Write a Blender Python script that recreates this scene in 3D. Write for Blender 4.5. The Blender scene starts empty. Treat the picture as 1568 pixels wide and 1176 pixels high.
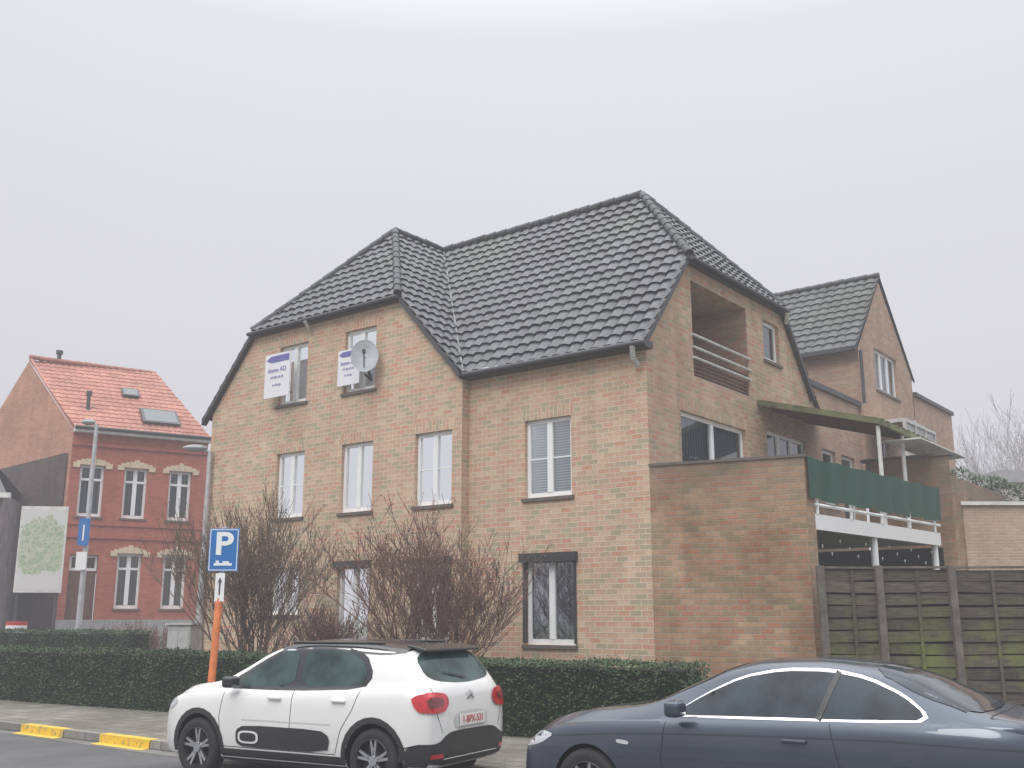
import bpy, bmesh, math, random
from mathutils import Vector, Matrix
from mathutils.bvhtree import BVHTree
from mathutils import noise as mn
random.seed(7)
scene = bpy.context.scene
R = random.random
def U(a, b): return a + (b - a) * random.random()
V = Vector

# ---------------------------------------------------------------- materials
def newmat(name):
    m = bpy.data.materials.new(name); m.use_nodes = True
    nt = m.node_tree; b = nt.nodes["Principled BSDF"]
    return m, nt, b
def N(nt, t, **kw):
    n = nt.nodes.new(t)
    for k, v in kw.items(): setattr(n, k, v)
    return n
def mix(nt, mode, fac, a, b):
    n = nt.nodes.new("ShaderNodeMix"); n.data_type = 'RGBA'; n.blend_type = mode
    for i, v in ((0, fac), (6, a), (7, b)):
        if hasattr(v, "is_output"): nt.links.new(v, n.inputs[i])
        elif i == 0: n.inputs[0].default_value = v
        else: n.inputs[i].default_value = (*v, 1) if len(v) == 3 else v
    return n.outputs[2]
def ramp(nt, src, stops, interp='LINEAR'):
    n = nt.nodes.new("ShaderNodeValToRGB"); cr = n.color_ramp; cr.interpolation = interp
    while len(cr.elements) < len(stops): cr.elements.new(0.5)
    for e, (p, c) in zip(cr.elements, stops):
        e.position = p; e.color = (*c, 1) if len(c) == 3 else c
    nt.links.new(src, n.inputs[0]); return n.outputs[0]
def noise_tex(nt, scale, detail=4, coord='Object', rough=.55, vec=None):
    n = nt.nodes.new("ShaderNodeTexNoise"); n.inputs['Scale'].default_value = scale
    n.inputs['Detail'].default_value = detail; n.inputs['Roughness'].default_value = rough
    if vec is None:
        tc = nt.nodes.new("ShaderNodeTexCoord"); vec = tc.outputs[coord]
    nt.links.new(vec, n.inputs['Vector']); return n.outputs['Fac']
def bump(nt, b, h, strength=.4, dist=.01):
    n = nt.nodes.new("ShaderNodeBump"); n.inputs['Strength'].default_value = strength
    n.inputs['Distance'].default_value = dist
    nt.links.new(h, n.inputs['Height']); nt.links.new(n.outputs[0], b.inputs['Normal'])
def simple(name, col, rough=.6, metal=0, var=.15, scale=5, bmp=0, coat=0, spec=.5):
    m, nt, b = newmat(name)
    f = noise_tex(nt, scale, 5)
    lo = tuple(c * (1 - var) for c in col); hi = tuple(min(1, c * (1 + var)) for c in col)
    c = ramp(nt, f, [(.3, lo), (.7, hi)])
    nt.links.new(c, b.inputs['Base Color'])
    b.inputs['Roughness'].default_value = rough; b.inputs['Metallic'].default_value = metal
    b.inputs['Coat Weight'].default_value = coat
    b.inputs['Specular IOR Level'].default_value = spec
    if bmp: bump(nt, b, noise_tex(nt, scale * 12, 3), bmp, .01)
    return m
def brick(name, cols, mortar, bw=.25, rh=.098, ms=.010, stain=.3, stcol=(.62, .60, .56), grime=None, streak=.4):
    m, nt, b = newmat(name)
    tc = N(nt, "ShaderNodeTexCoord")
    br = N(nt, "ShaderNodeTexBrick")
    br.inputs['Color1'].default_value = (0, 0, 0, 1); br.inputs['Color2'].default_value = (1, 1, 1, 1)
    br.inputs['Mortar'].default_value = (.5, .5, .5, 1)
    br.inputs['Scale'].default_value = 1; br.inputs['Mortar Size'].default_value = ms
    br.inputs['Mortar Smooth'].default_value = .3
    br.inputs['Brick Width'].default_value = bw; br.inputs['Row Height'].default_value = rh
    nt.links.new(tc.outputs['UV'], br.inputs['Vector'])
    n = len(cols)
    c = ramp(nt, br.outputs['Color'], [(i / n, cc) for i, cc in enumerate(cols)], 'CONSTANT')
    fine = noise_tex(nt, 25, 4, 'UV')
    c = mix(nt, 'MULTIPLY', 1, c, ramp(nt, fine, [(.3, (.84, .84, .84)), (.7, (1.1, 1.1, 1.1))]))
    c = mix(nt, 'MIX', br.outputs['Fac'], c, mortar)
    big = noise_tex(nt, .55, 6, 'UV', .65)
    c = mix(nt, 'MULTIPLY', stain, c, ramp(nt, big, [(.36, stcol), (.62, (1.06, 1.05, 1.04))]))
    mp = N(nt, "ShaderNodeMapping"); mp.inputs['Scale'].default_value = (2.2, .25, 1)
    nt.links.new(tc.outputs['UV'], mp.inputs['Vector'])
    st = noise_tex(nt, 1.0, 5, vec=mp.outputs[0])
    c = mix(nt, 'MULTIPLY', streak, c, ramp(nt, st, [(.35, (.74, .73, .70)), (.6, (1, 1, 1))]))
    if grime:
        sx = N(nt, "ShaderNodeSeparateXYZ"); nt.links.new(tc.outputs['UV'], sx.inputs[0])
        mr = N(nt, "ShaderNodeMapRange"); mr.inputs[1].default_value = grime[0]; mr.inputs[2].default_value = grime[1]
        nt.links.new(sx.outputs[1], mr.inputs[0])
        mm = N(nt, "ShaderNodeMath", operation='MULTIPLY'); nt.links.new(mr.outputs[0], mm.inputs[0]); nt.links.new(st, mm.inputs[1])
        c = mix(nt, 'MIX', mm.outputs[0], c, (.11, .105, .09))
    nt.links.new(c, b.inputs['Base Color']); b.inputs['Roughness'].default_value = .9
    inv = N(nt, "ShaderNodeMath", operation='SUBTRACT'); inv.inputs[0].default_value = 1
    nt.links.new(br.outputs['Fac'], inv.inputs[1])
    bump(nt, b, inv.outputs[0], .6, .012)
    return m
TAN0 = [(.55, .37, .255), (.60, .43, .30), (.46, .37, .25), (.60, .35, .26), (.64, .48, .34), (.56, .39, .27), (.43, .37, .26), (.60, .40, .29), (.58, .31, .21)]
MEAN = (.57, .40, .28)
TAN = [tuple(a * .88 + b_ * .12 for a, b_ in zip(t, MEAN)) for t in TAN0]
MORT = (.64, .55, .44)
M_brick = brick("tan_brick", TAN, MORT)
M_brick_g = brick("tan_brick_gable", [(c[0] * .9, c[1] * .88, c[2] * .88) for c in TAN], (.50, .43, .36), stain=.6, streak=.6)
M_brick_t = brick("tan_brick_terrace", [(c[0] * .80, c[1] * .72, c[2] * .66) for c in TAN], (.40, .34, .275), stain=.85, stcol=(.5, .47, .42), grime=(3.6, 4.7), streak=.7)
M_brick_far = brick("brown_brick", [(.44, .29, .21), (.48, .33, .24), (.40, .28, .21), (.44, .26, .19)], (.43, .35, .29))
M_brick_gar = brick("pink_brick", [(.52, .36, .29), (.56, .40, .32), (.49, .35, .28)], (.50, .40, .34), bw=.2, rh=.07)
M_brick_red = brick("red_brick", [(.46, .125, .08), (.50, .145, .09), (.41, .11, .075), (.48, .13, .085)], (.38, .15, .11), bw=.22, rh=.075, stain=.6)
M_brick_or = brick("orange_brick", [(.52, .25, .17), (.56, .28, .19), (.48, .23, .16)], (.48, .29, .22), bw=.22, rh=.075, stain=.6)
M_white = simple("white_pvc", (.80, .81, .82), .35, var=.03)
M_whited = simple("white_weathered", (.62, .62, .60), .6, var=.15)
M_dark = simple("dark_trim", (.035, .035, .038), .5)
M_gutter = simple("zinc_dark", (.065, .067, .073), .5, .2)
M_sill = simple("sill_stone", (.12, .105, .095), .7, bmp=.2)
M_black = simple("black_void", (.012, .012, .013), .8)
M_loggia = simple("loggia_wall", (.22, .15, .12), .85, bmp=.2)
M_cream = simple("cream_stone", (.60, .49, .35), .8)
M_plinth = simple("grey_plinth", (.30, .30, .30), .8, bmp=.3)
M_cem = brick("cement_render_dark", [(.105, .082, .080), (.12, .09, .085), (.095, .075, .072)], (.10, .085, .08), bw=.22, rh=.075, stain=.9)
M_galv = simple("galvanised", (.46, .47, .49), .5, .3)
M_wood = simple("wood_brown", (.14, .08, .055), .7)
M_concrete = simple("concrete", (.33, .32, .30), .85, var=.2, scale=3, bmp=.3)

def glass_mat(name, tint, k=1.0):
    m, nt, b = newmat(name)
    nt.nodes.remove(b)
    out = nt.nodes["Material Output"]
    tr = N(nt, "ShaderNodeBsdfTransparent"); tr.inputs[0].default_value = (*tint, 1)
    gl = N(nt, "ShaderNodeBsdfGlossy"); gl.inputs['Roughness'].default_value = .03
    gl.inputs['Color'].default_value = (.9, .93, .95, 1)
    nz = noise_tex(nt, 1.3, 2)
    bp = N(nt, "ShaderNodeBump"); bp.inputs['Strength'].default_value = .06; nt.links.new(nz, bp.inputs['Height'])
    nt.links.new(bp.outputs[0], gl.inputs['Normal'])
    fr = N(nt, "ShaderNodeFresnel"); fr.inputs[0].default_value = 1.6
    mm = N(nt, "ShaderNodeMath", operation='MULTIPLY'); mm.inputs[1].default_value = 1.5 * k
    mm.use_clamp = True; nt.links.new(fr.outputs[0], mm.inputs[0])
    mx = N(nt, "ShaderNodeMixShader"); nt.links.new(mm.outputs[0], mx.inputs[0])
    nt.links.new(tr.outputs[0], mx.inputs[1]); nt.links.new(gl.outputs[0], mx.inputs[2])
    nt.links.new(mx.outputs[0], out.inputs[0])
    return m
M_glass = glass_mat("window_glass", (.62, .69, .73))
def stripes(name, c1, c2, scale, axis, rough=.8):
    m, nt, b = newmat(name)
    tc = N(nt, "ShaderNodeTexCoord"); w = N(nt, "ShaderNodeTexWave"); w.bands_direction = axis
    w.inputs['Scale'].default_value = scale; w.inputs['Distortion'].default_value = .5 if axis == 'X' else 0
    mp = N(nt, "ShaderNodeMapping"); mp.inputs['Scale'].default_value = (1, .15, 1) if axis == 'X' else (1, 1, 1)
    nt.links.new(tc.outputs['UV'], mp.inputs[0]); nt.links.new(mp.outputs[0], w.inputs['Vector'])
    nt.links.new(ramp(nt, w.outputs['Fac'], [(.2, c1), (.8, c2)]), b.inputs['Base Color'])
    b.inputs['Roughness'].default_value = rough
    return m
M_curtain = stripes("net_curtain", (.32, .34, .36), (.46, .47, .48), 3.0, 'X')
M_blind = stripes("venetian_blind", (.16, .17, .18), (.40, .42, .43), 6.5, 'Y')
M_curtdark = stripes("dark_curtain", (.05, .05, .055), (.14, .14, .15), 2.5, 'X')

def tile_mat(name, cols, moss, mossamt, rough=.5, thr=.5):
    m, nt, b = newmat(name)
    tc = N(nt, "ShaderNodeTexCoord")
    fl = N(nt, "ShaderNodeVectorMath", operation='FLOOR'); nt.links.new(tc.outputs['UV'], fl.inputs[0])
    wn = N(nt, "ShaderNodeTexWhiteNoise"); wn.noise_dimensions = '2D'; nt.links.new(fl.outputs[0], wn.inputs['Vector'])
    c = ramp(nt, wn.outputs['Value'], [(0, cols[0]), (.5, cols[1]), (1, cols[2])])
    c = mix(nt, 'MULTIPLY', .6, c, ramp(nt, noise_tex(nt, .7, 6), [(.35, (.65, .65, .67)), (.65, (1.2, 1.2, 1.2))]))
    f = noise_tex(nt, .5, 8, rough=.8)
    # moss grows mostly high on the slope, near the ridge
    sx = N(nt, "ShaderNodeSeparateXYZ"); nt.links.new(tc.outputs['Object'], sx.inputs[0])
    mr = N(nt, "ShaderNodeMapRange"); mr.inputs[1].default_value = 8.5; mr.inputs[2].default_value = 12; mr.inputs[3].default_value = .35; mr.inputs[4].default_value = 1; nt.links.new(sx.outputs[2], mr.inputs[0])
    mk = mix(nt, 'MULTIPLY', 1, ramp(nt, f, [(thr, (0, 0, 0)), (thr + .18, (mossamt,) * 3)]), mr.outputs[0])
    c = mix(nt, 'MIX', mk, c, moss)
    nt.links.new(c, b.inputs['Base Color']); b.inputs['Roughness'].default_value = rough
    bump(nt, b, noise_tex(nt, 40, 3), .25, .01)
    return m
M_tile = tile_mat("grey_roof_tile", [(.040, .042, .050), (.055, .057, .066), (.078, .081, .090)], (.085, .105, .06), .6, .38)
M_tile2 = tile_mat("grey_roof_tile_far", [(.07, .073, .075), (.09, .094, .095), (.11, .115, .115)], (.10, .12, .08), .5, .6, .47)
M_tile_or = tile_mat("orange_roof_tile", [(.38, .16, .12), (.43, .19, .145), (.47, .22, .165)], (.34, .21, .16), .6, .8)
M_ridge = simple("ridge_tile", (.062, .065, .070), .6, var=.35, scale=3)
M_verge = simple("verge_light", (.20, .205, .21), .6, var=.2)

# ---------------------------------------------------------------- mesh helpers
def empty(name, loc=(0, 0, 0), rotz=0):
    e = bpy.data.objects.new(name, None); e.location = loc; e.rotation_euler = (0, 0, rotz)
    e.empty_display_size = .2
    scene.collection.objects.link(e); return e
class MB:
    def __init__(s): s.v = []; s.f = []; s.uv = []
    def face(s, pts, uv=None):
        i = len(s.v); s.v += [tuple(p) for p in pts]; s.f.append(tuple(range(i, i + len(pts))))
        s.uv.append(uv if uv else [(p[0] + p[1], p[2]) for p in pts])
    def box(s, o, X, Y, Z):
        o, X, Y, Z = V(o), V(X), V(Y), V(Z)
        for a, b, c in ((o, X, Z), (o + Y, X, Z), (o, Y, Z), (o + X, Y, Z), (o, X, Y), (o + Z, X, Y)):
            s.face([a, a + b, a + b + c, a + c], [(0, 0), (b.length, 0), (b.length, c.length), (0, c.length)])
    def abox(s, x0, x1, y0, y1, z0, z1):
        s.box((x0, y0, z0), (x1 - x0, 0, 0), (0, y1 - y0, 0), (0, 0, z1 - z0))
    def tube(s, p, q, r0, r1=None, n=8, caps=True):
        p, q = V(p), V(q); r1 = r0 if r1 is None else r1
        d = (q - p).normalized(); a = d.orthogonal().normalized(); b = d.cross(a)
        i = len(s.v)
        for k in range(n):
            t = 2 * math.pi * k / n; o = a * math.cos(t) + b * math.sin(t)
            s.v.append(tuple(p + o * r0)); s.v.append(tuple(q + o * r1))
        for k in range(n):
            k2 = (k + 1) % n
            s.f.append((i + 2 * k, i + 2 * k2, i + 2 * k2 + 1, i + 2 * k + 1)); s.uv.append([(0, 0)] * 4)
        if caps:
            s.f.append(tuple(i + 2 * k for k in range(n))); s.uv.append([(0, 0)] * n)
            s.f.append(tuple(i + 2 * k + 1 for k in range(n))); s.uv.append([(0, 0)] * n)
    def build(s, name, mat, parent=None, smooth=False, angle=None, weld=False):
        me = bpy.data.meshes.new(name); me.from_pydata(s.v, [], s.f)
        uvl = me.uv_layers.new(name="UVMap"); flat = []
        for u in s.uv:
            for c in u: flat += [c[0], c[1]]
        uvl.data.foreach_set("uv", flat)
        me.materials.append(mat)
        if smooth: me.shade_smooth()
        if angle: me.set_sharp_from_angle(angle=math.radians(angle))
        me.update()
        ob = bpy.data.objects.new(name, me); scene.collection.objects.link(ob)
        if parent: ob.parent = parent
        return ob
def bevel(ob, w=.02, seg=2):
    m = ob.modifiers.new("b", 'BEVEL'); m.width = w; m.segments = seg; m.limit_method = 'ANGLE'
    return ob
def cleanb(ob):
    bm = bmesh.new(); bm.from_mesh(ob.data); bmesh.ops.remove_doubles(bm, verts=bm.verts, dist=1e-4)
    bmesh.ops.recalc_face_normals(bm, faces=bm.faces); bm.to_mesh(ob.data); bm.free(); return ob

def clip_poly(poly, cp):
    area = sum(cp[i][0] * cp[(i + 1) % len(cp)][1] - cp[(i + 1) % len(cp)][0] * cp[i][1] for i in range(len(cp)))
    if area < 0: cp = cp[::-1]
    out = poly
    for i in range(len(cp)):
        a, b = cp[i], cp[(i + 1) % len(cp)]
        def side(p): return (b[0] - a[0]) * (p[1] - a[1]) - (b[1] - a[1]) * (p[0] - a[0])
        inp, out = out, []
        for j in range(len(inp)):
            p, q = inp[j], inp[(j + 1) % len(inp)]; sp, sq = side(p), side(q)
            if sp >= -1e-9: out.append(p)
            if (sp > 1e-9 and sq < -1e-9) or (sp < -1e-9 and sq > 1e-9):
                t = sp / (sp - sq); out.append((p[0] + (q[0] - p[0]) * t, p[1] + (q[1] - p[1]) * t))
        if len(out) < 3: return []
    return out
def wall(name, O, d, inward, outline, holes, mat, parent, depth=.11, thick=0):
    O, d, inward = V(O), V(d), V(inward); mb = MB()
    P = lambda a, z, k=0: O + d * a + V((0, 0, z)) + inward * k
    As = sorted({round(p[0], 4) for p in outline} | {h[0] for h in holes} | {h[1] for h in holes})
    Zs = sorted({round(p[1], 4) for p in outline} | {h[2] for h in holes} | {h[3] for h in holes})
    for i in range(len(As) - 1):
        for j in range(len(Zs) - 1):
            ca, cz = (As[i] + As[i + 1]) / 2, (Zs[j] + Zs[j + 1]) / 2
            if any(h[0] < ca < h[1] and h[2] < cz < h[3] for h in holes): continue
            pl = clip_poly([(As[i], Zs[j]), (As[i + 1], Zs[j]), (As[i + 1], Zs[j + 1]), (As[i], Zs[j + 1])], outline)
            if pl: mb.face([P(a, z) for a, z in pl], pl)
    for h in holes:
        a0, a1, z0, z1 = h[:4]; dp = h[4] if len(h) > 4 else depth
        for (p, q) in (((a0, z0), (a0, z1)), ((a1, z0), (a1, z1)), ((a0, z0), (a1, z0)), ((a0, z1), (a1, z1))):
            if p[0] == q[0]: uv = [(0, p[1]), (0, q[1]), (dp, q[1]), (dp, p[1])]
            else: uv = [(p[0], 0), (q[0], 0), (q[0], dp), (p[0], dp)]
            mb.face([P(*p), P(*q), P(*q, dp), P(*p, dp)], uv)
    return mb.build(name, mat, parent)
def window(parent, O, d, inward, a0, a1, z0, z1, depth=.09, panes=2, bars=1, back=None, fw=.08, mat=None, sill=True, lintel=None, tag=""):
    O, d, inward = V(O), V(d), V(inward); up = V((0, 0, 1)); mat = mat or M_white
    P = lambda a, z, k=0: O + d * a + up * z + inward * k
    mb = MB(); t = .05
    def bx(x0, x1, y0, y1, k=depth, tt=t): mb.box(P(x0, y0, k), d * (x1 - x0), inward * tt, up * (y1 - y0))
    bx(a0 + .002, a0 + fw, z0, z1); bx(a1 - fw, a1 - .002, z0, z1); bx(a0 + fw, a1 - fw, z0, z0 + fw * 1.3); bx(a0 + fw, a1 - fw, z1 - fw, z1)
    W = (a1 - a0 - 2 * fw) / panes
    for i in range(1, panes):
        c = a0 + fw + W * i; bx(c - fw * .8, c + fw * .8, z0 + fw * 1.3, z1 - fw, depth - .012, t + .01)
    for i in range(bars):
        z = z0 + (z1 - z0) * (i + 1) / (bars + 1)
        bx(a0 + fw, a1 - fw, z - .014, z + .014, depth + .015, .012)
    mb.build("frame" + tag, mat, parent)
    mb = MB(); mb.face([P(a0 + .01, z0 + .01, depth + .03), P(a1 - .01, z0 + .01, depth + .03), P(a1 - .01, z1 - .01, depth + .03), P(a0 + .01, z1 - .01, depth + .03)])
    mb.build("glass" + tag, M_glass, parent)
    mb = MB(); k = depth + .12; mb.face([P(a0 - .1, z0 - .1, k), P(a1 + .1, z0 - .1, k), P(a1 + .1, z1 + .1, k), P(a0 - .1, z1 + .1, k)], [(a0, 0), (a1, 0), (a1, z1 - z0), (a0, z1 - z0)])
    mb.build("curtain" + tag, back or M_curtain, parent)
    if sill:
        mb = MB(); mb.box(P(a0 - .06, z0 - .07, -.05), d * (a1 - a0 + .12), inward * .14, up * .068); mb.build("sill" + tag, M_sill, parent)
    if lintel:
        mb = MB(); z = z1 + .002; H = .24
        A0, A1 = a0 - .08, a1 + .08
        mb.face([P(A0, z, -.004), P(A1, z, -.004), P(A1, z + H, -.004), P(A0, z + H, -.004)], [(0, A0), (0, A1), (H, A1), (H, A0)])
        mb.build("lintel" + tag, lintel, parent)

def roof_face(name, poly, mat, parent, tw=.30, rh=.34, amp=.036, lap=.042, step=.05, lift=.02):
    P = [V(p) for p in poly]; X = (P[1] - P[0]).normalized()
    n = V((0, 0, 0))
    for i in range(len(P)): n += P[i].cross(P[(i + 1) % len(P)])
    n.normalize()
    if n.z < 0: n = -n
    Y = n.cross(X)
    if Y.z < 0: X = -X; Y = n.cross(X)
    O = P[0]
    loc = [((p - O).dot(X), (p - O).dot(Y)) for p in P]
    x0, x1 = min(l[0] for l in loc), max(l[0] for l in loc); y0, y1 = min(l[1] for l in loc), max(l[1] for l in loc)
    x0 -= step; x1 += step
    xs = [x0 + i * step for i in range(int((x1 - x0) / step) + 2)]
    ys = []; k = 0
    while y0 + k * rh < y1 + .01:
        ys += [(y0 + k * rh, lap, k), (y0 + (k + 1) * rh - .004, 0, k)]; k += 1
    bm = bmesh.new(); uvl = bm.loops.layers.uv.new("UVMap")
    rows = []
    for (y, h, k) in ys:
        row = []
        for x in xs:
            ph = ((x / tw) % 1.0)
            ti = math.floor(x / tw); jit = mn.noise(V((ti * 3.7, k * 5.1, 0))) * .010
            wv = amp * (math.sin(2 * math.pi * ph) * .6 + math.cos(4 * math.pi * ph) * .18)
            row.append(bm.verts.new(O + X * x + Y * (y + jit) + n * (h + wv + lift + jit)))
        rows.append(row)
    for r in range(len(rows) - 1):
        for i in range(len(xs) - 1):
            f = bm.faces.new((rows[r][i], rows[r][i + 1], rows[r + 1][i + 1], rows[r + 1][i]))
            k = ys[r][2]
            for l in f.loops: l[uvl].uv = ((xs[i] + step / 2) / tw + .25, k + .5)
    cen = sum(P, V((0, 0, 0))) / len(P)
    for i in range(len(P)):
        a, b = P[i], P[(i + 1) % len(P)]
        pn = (b - a).cross(n).normalized()
        if pn.dot(cen - a) > 0: pn = -pn
        bmesh.ops.bisect_plane(bm, geom=bm.verts[:] + bm.edges[:] + bm.faces[:], plane_co=a, plane_no=pn, clear_outer=True)
    me = bpy.data.meshes.new(name); bm.to_mesh(me); bm.free(); me.materials.append(mat)
    ob = bpy.data.objects.new(name, me); scene.collection.objects.link(ob); ob.parent = parent
    return ob
def ridge(name, p, q, mat, parent, r=.09, seg=.36):
    p, q = V(p), V(q); L = (q - p).length; n = max(1, int(L / seg)); mb = MB()
    for i in range(n):
        a = p.lerp(q, i / n); b = p.lerp(q, (i + 1.12) / n if i < n - 1 else 1)
        j = V((0, 0, U(-.008, .008)))
        mb.tube(a + j, b + j, r * 1.14, r * .92, 10)
    return mb.build(name, mat, parent, True, 40)
def board(name, p, q, w, h, mat, parent, side=V((0, 0, 0))):
    p, q = V(p), V(q); mb = MB(); mb.box(p + V((0, 0, -h)), q - p, side.normalized() * w, (0, 0, h)); return mb.build(name, mat, parent)

# ---------------------------------------------------------------- frame of the tan building
C = V((2.534, 18.91, 0)); dL = V((-.7896, .6137, 0)); e = V((.6137, .7896, 0))
def B(u, w, z): return C + dL * u + e * w + V((0, 0, z))
BLD = empty("brick_apartment_building")
up = V((0, 0, 1))
OA = B(0, 0, 0); WA = [(1.74, 2.88, 4.16, 5.74), (1.70, 2.88, 1.33, 2.98)]
wall("wall_front_right", OA, dL, e, [(0, -.1), (4.35, -.1), (4.35, 6.8), (0, 6.8)], WA, M_brick, BLD)
window(BLD, OA, dL, e, *WA[0], bars=1, back=M_blind, lintel=M_brick, tag="_a1")
window(BLD, OA, dL, e, *WA[1], bars=0, back=M_curtdark, tag="_a0")
mb = MB(); mb.box(B(1.62, -.12, 2.90), dL * 1.34, e * .2, up * .17)
mb.box(B(1.66, -.03, 1.36), dL * .05, e * .1, up * 1.55); mb.box(B(2.87, -.03, 1.36), dL * .05, e * .1, up * 1.55)
mb.build("roller_shutter_box", M_dark, BLD)
OB = B(0, -.25, 0)
WB = []
for (a0, a1) in ((4.62, 5.68), (6.98, 8.0), (9.29, 10.3)): WB.append((a0, a1, 4.16, 5.74))
for (a0, a1) in ((6.98, 8.02), (9.33, 10.38)): WB.append((a0, a1, 6.95, 8.45))
WB += [(4.62, 5.68, 1.33, 2.98), (6.98, 8.0, 1.33, 2.98), (9.29, 10.3, 1.9, 2.98)]
wall("wall_front_wing", OB, dL, e, [(4.35, -.1), (4.35, 6.83), (6.26, 8.93), (11.34, 8.93), (13.0, 7.05), (13.0, -.1)], WB, M_brick, BLD)
for i, w in enumerate(WB):
    window(BLD, OB, dL, e, *w, bars=(1 if i in (0, 2) else 0), back=(M_blind if i in (0, 1) else M_curtdark if i > 4 else M_curtain), lintel=M_brick if i < 5 else None, tag="_b%d" % i)
mb = MB()
for w in WB[5:7]: mb.box(OB + dL * (w[0] - .06) + e * (-.1) + up * 2.92, dL * (w[1] - w[0] + .12), e * .18, up * .15)
mb.build("roller_shutter_boxes_wing", M_dark, BLD)
wall("wall_return", B(4.35, -.25, 0), e, dL, [(0, -.1), (.25, -.1), (.25, 6.8), (0, 6.8)], [], M_brick, BLD)
wall("wall_left", B(13, -.25, 0), e, -dL, [(0, -.1), (8.5, -.1), (8.5, 7), (0, 7)], [], M_brick, BLD)
wall("wall_back", B(0, 8.0, 0), dL, -e, [(0, -.1), (13, -.1), (13, 7), (0, 7)], [], M_brick, BLD)
OG = B(0, 0, 0)
HG = [(1.9, 4.5, 6.62, 8.67, 1.3), (1.28, 4.2, 4.65, 5.83), (5.4, 6.28, 7.68, 8.65), (5.3, 7.6, 3.7, 6.02)]
wall("wall_gable", OG, e, dL, [(0, -.1), (0, 6.83), (1.82, 9.06), (6.38, 9.06), (8.0, 7.2), (8.0, -.1)], HG, M_brick_g, BLD)
window(BLD, OG, e, dL, *HG[1], bars=0, panes=2, back=M_curtain, tag="_g1", lintel=M_brick_g)
window(BLD, OG, e, dL, *HG[2], bars=0, panes=1, back=M_curtain, tag="_g2")
window(BLD, OG, e, dL, *HG[3], bars=0, panes=3, back=M_curtdark, tag="_g3", sill=False)
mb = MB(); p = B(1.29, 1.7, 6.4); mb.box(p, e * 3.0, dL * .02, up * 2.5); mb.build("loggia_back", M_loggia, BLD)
mb = MB(); mb.box(B(.01, 1.9, 6.62), e * 2.6, dL * 1.27, up * .02); mb.build("loggia_floor", M_concrete, BLD)
mb = MB(); mb.box(B(1.27, 2.9, 6.65), e * 1.1, dL * .015, up * 1.75); mb.build("loggia_door", M_curtdark, BLD)
mb = MB()
for z in (7.02, 7.24, 7.50): mb.tube(B(-.02, 1.84, z), B(-.02, 4.56, z), .03, n=8)
mb.build("loggia_rail_white", M_whited, BLD, True)
mb = MB()
for z in (6.70, 6.78, 6.86, 6.94, 7.12): mb.tube(B(.05, 1.9, z), B(.05, 4.5, z), .024, n=6)
mb.build("loggia_rail_brown", M_wood, BLD, True)
# roofs
ze = 6.9
roof_face("roof_main_front", [B(-.12, -.2, ze), B(4.35, -.2, ze), B(8.8, 4.05, 11.87), B(2.35, 4.05, 11.87), B(-.12, 1.68, 9.1)], M_tile, BLD)
roof_face("roof_wing_right", [B(4.35, -.2, ze), B(4.35, -.38, ze), B(6.21, -.38, 8.97), B(8.8, 2.11, 11.85), B(8.8, 4.05, 11.85)], M_tile, BLD)
roof_face("roof_wing_left", [B(13.25, -.38, ze), B(13.25, 8.3, ze), B(8.8, 8.3, 11.86), B(8.8, 2.11, 11.86), B(11.39, -.38, 8.97)], M_tile, BLD)
roof_face("roof_wing_hip", [B(6.21, -.42, 8.97), B(11.39, -.42, 8.97), B(8.8, 2.11, 11.85)], M_tile, BLD)
roof_face("roof_gable_hip", [B(-.14, 1.68, 9.1), B(-.14, 6.42, 9.1), B(2.35, 4.05, 11.87)], M_tile, BLD)
roof_face("roof_main_back", [B(-.12, 8.3, ze), B(8.8, 8.3, ze), B(8.8, 4.05, 11.87), B(2.35, 4.05, 11.87), B(-.12, 6.42, 9.1)], M_tile, BLD, step=.15)
ridge("ridge_main", B(2.35, 4.05, 11.93), B(8.8, 4.05, 11.93), M_ridge, BLD)
ridge("ridge_wing", B(8.8, 2.11, 11.91), B(8.8, 4.05, 11.93), M_ridge, BLD)
ridge("hip_1", B(-.12, 1.68, 9.16), B(2.35, 4.05, 11.93), M_ridge, BLD)
ridge("hip_2", B(-.12, 6.42, 9.16), B(2.35, 4.05, 11.93), M_ridge, BLD)
ridge("hip_3", B(6.21, -.38, 9.03), B(8.8, 2.11, 11.92), M_ridge, BLD)
ridge("hip_4", B(11.39, -.38, 9.03), B(8.8, 2.11, 11.92), M_ridge, BLD)
mb = MB(); mb.tube(B(4.37, -.22, 6.96), B(8.78, 4.03, 11.88), .035, n=6); mb.build("valley_lead", M_verge, BLD)
board("eave_front", B(-.14, -.26, 6.92), B(4.33, -.26, 6.92), .3, .13, M_gutter, BLD, e)
mb = MB(); mb.tube(B(-.16, -.30, 6.86), B(4.34, -.30, 6.86), .055, n=10)
mb.tube(B(6.15, -.46, 8.93), B(11.45, -.46, 8.93), .05, n=10)
mb.tube(B(-.2, 1.62, 9.05), B(-.2, 6.5, 9.05), .05, n=10)
mb.build("gutters", M_gutter, BLD, True, 40)
board("eave_wing_hip", B(6.2, -.40, 8.98), B(11.4, -.40, 8.98), .2, .12, M_gutter, BLD, e)
board("eave_gable_hip", B(-.13, 1.66, 9.1), B(-.13, 6.44, 9.1), .15, .12, M_gutter, BLD, dL)
board("verge_1", B(4.33, -.39, 6.93), B(6.22, -.39, 9.03), .16, .15, M_gutter, BLD, e)
board("verge_2", B(13.27, -.39, 6.93), B(11.38, -.39, 9.03), .16, .15, M_gutter, BLD, e)
board("verge_3", B(-.13, -.22, 6.93), B(-.13, 1.68, 9.16), .14, .15, M_gutter, BLD, dL)
board("verge_4", B(-.13, 8.0, 7.25), B(-.13, 6.42, 9.16), .14, .15, M_gutter, BLD, dL)
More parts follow.
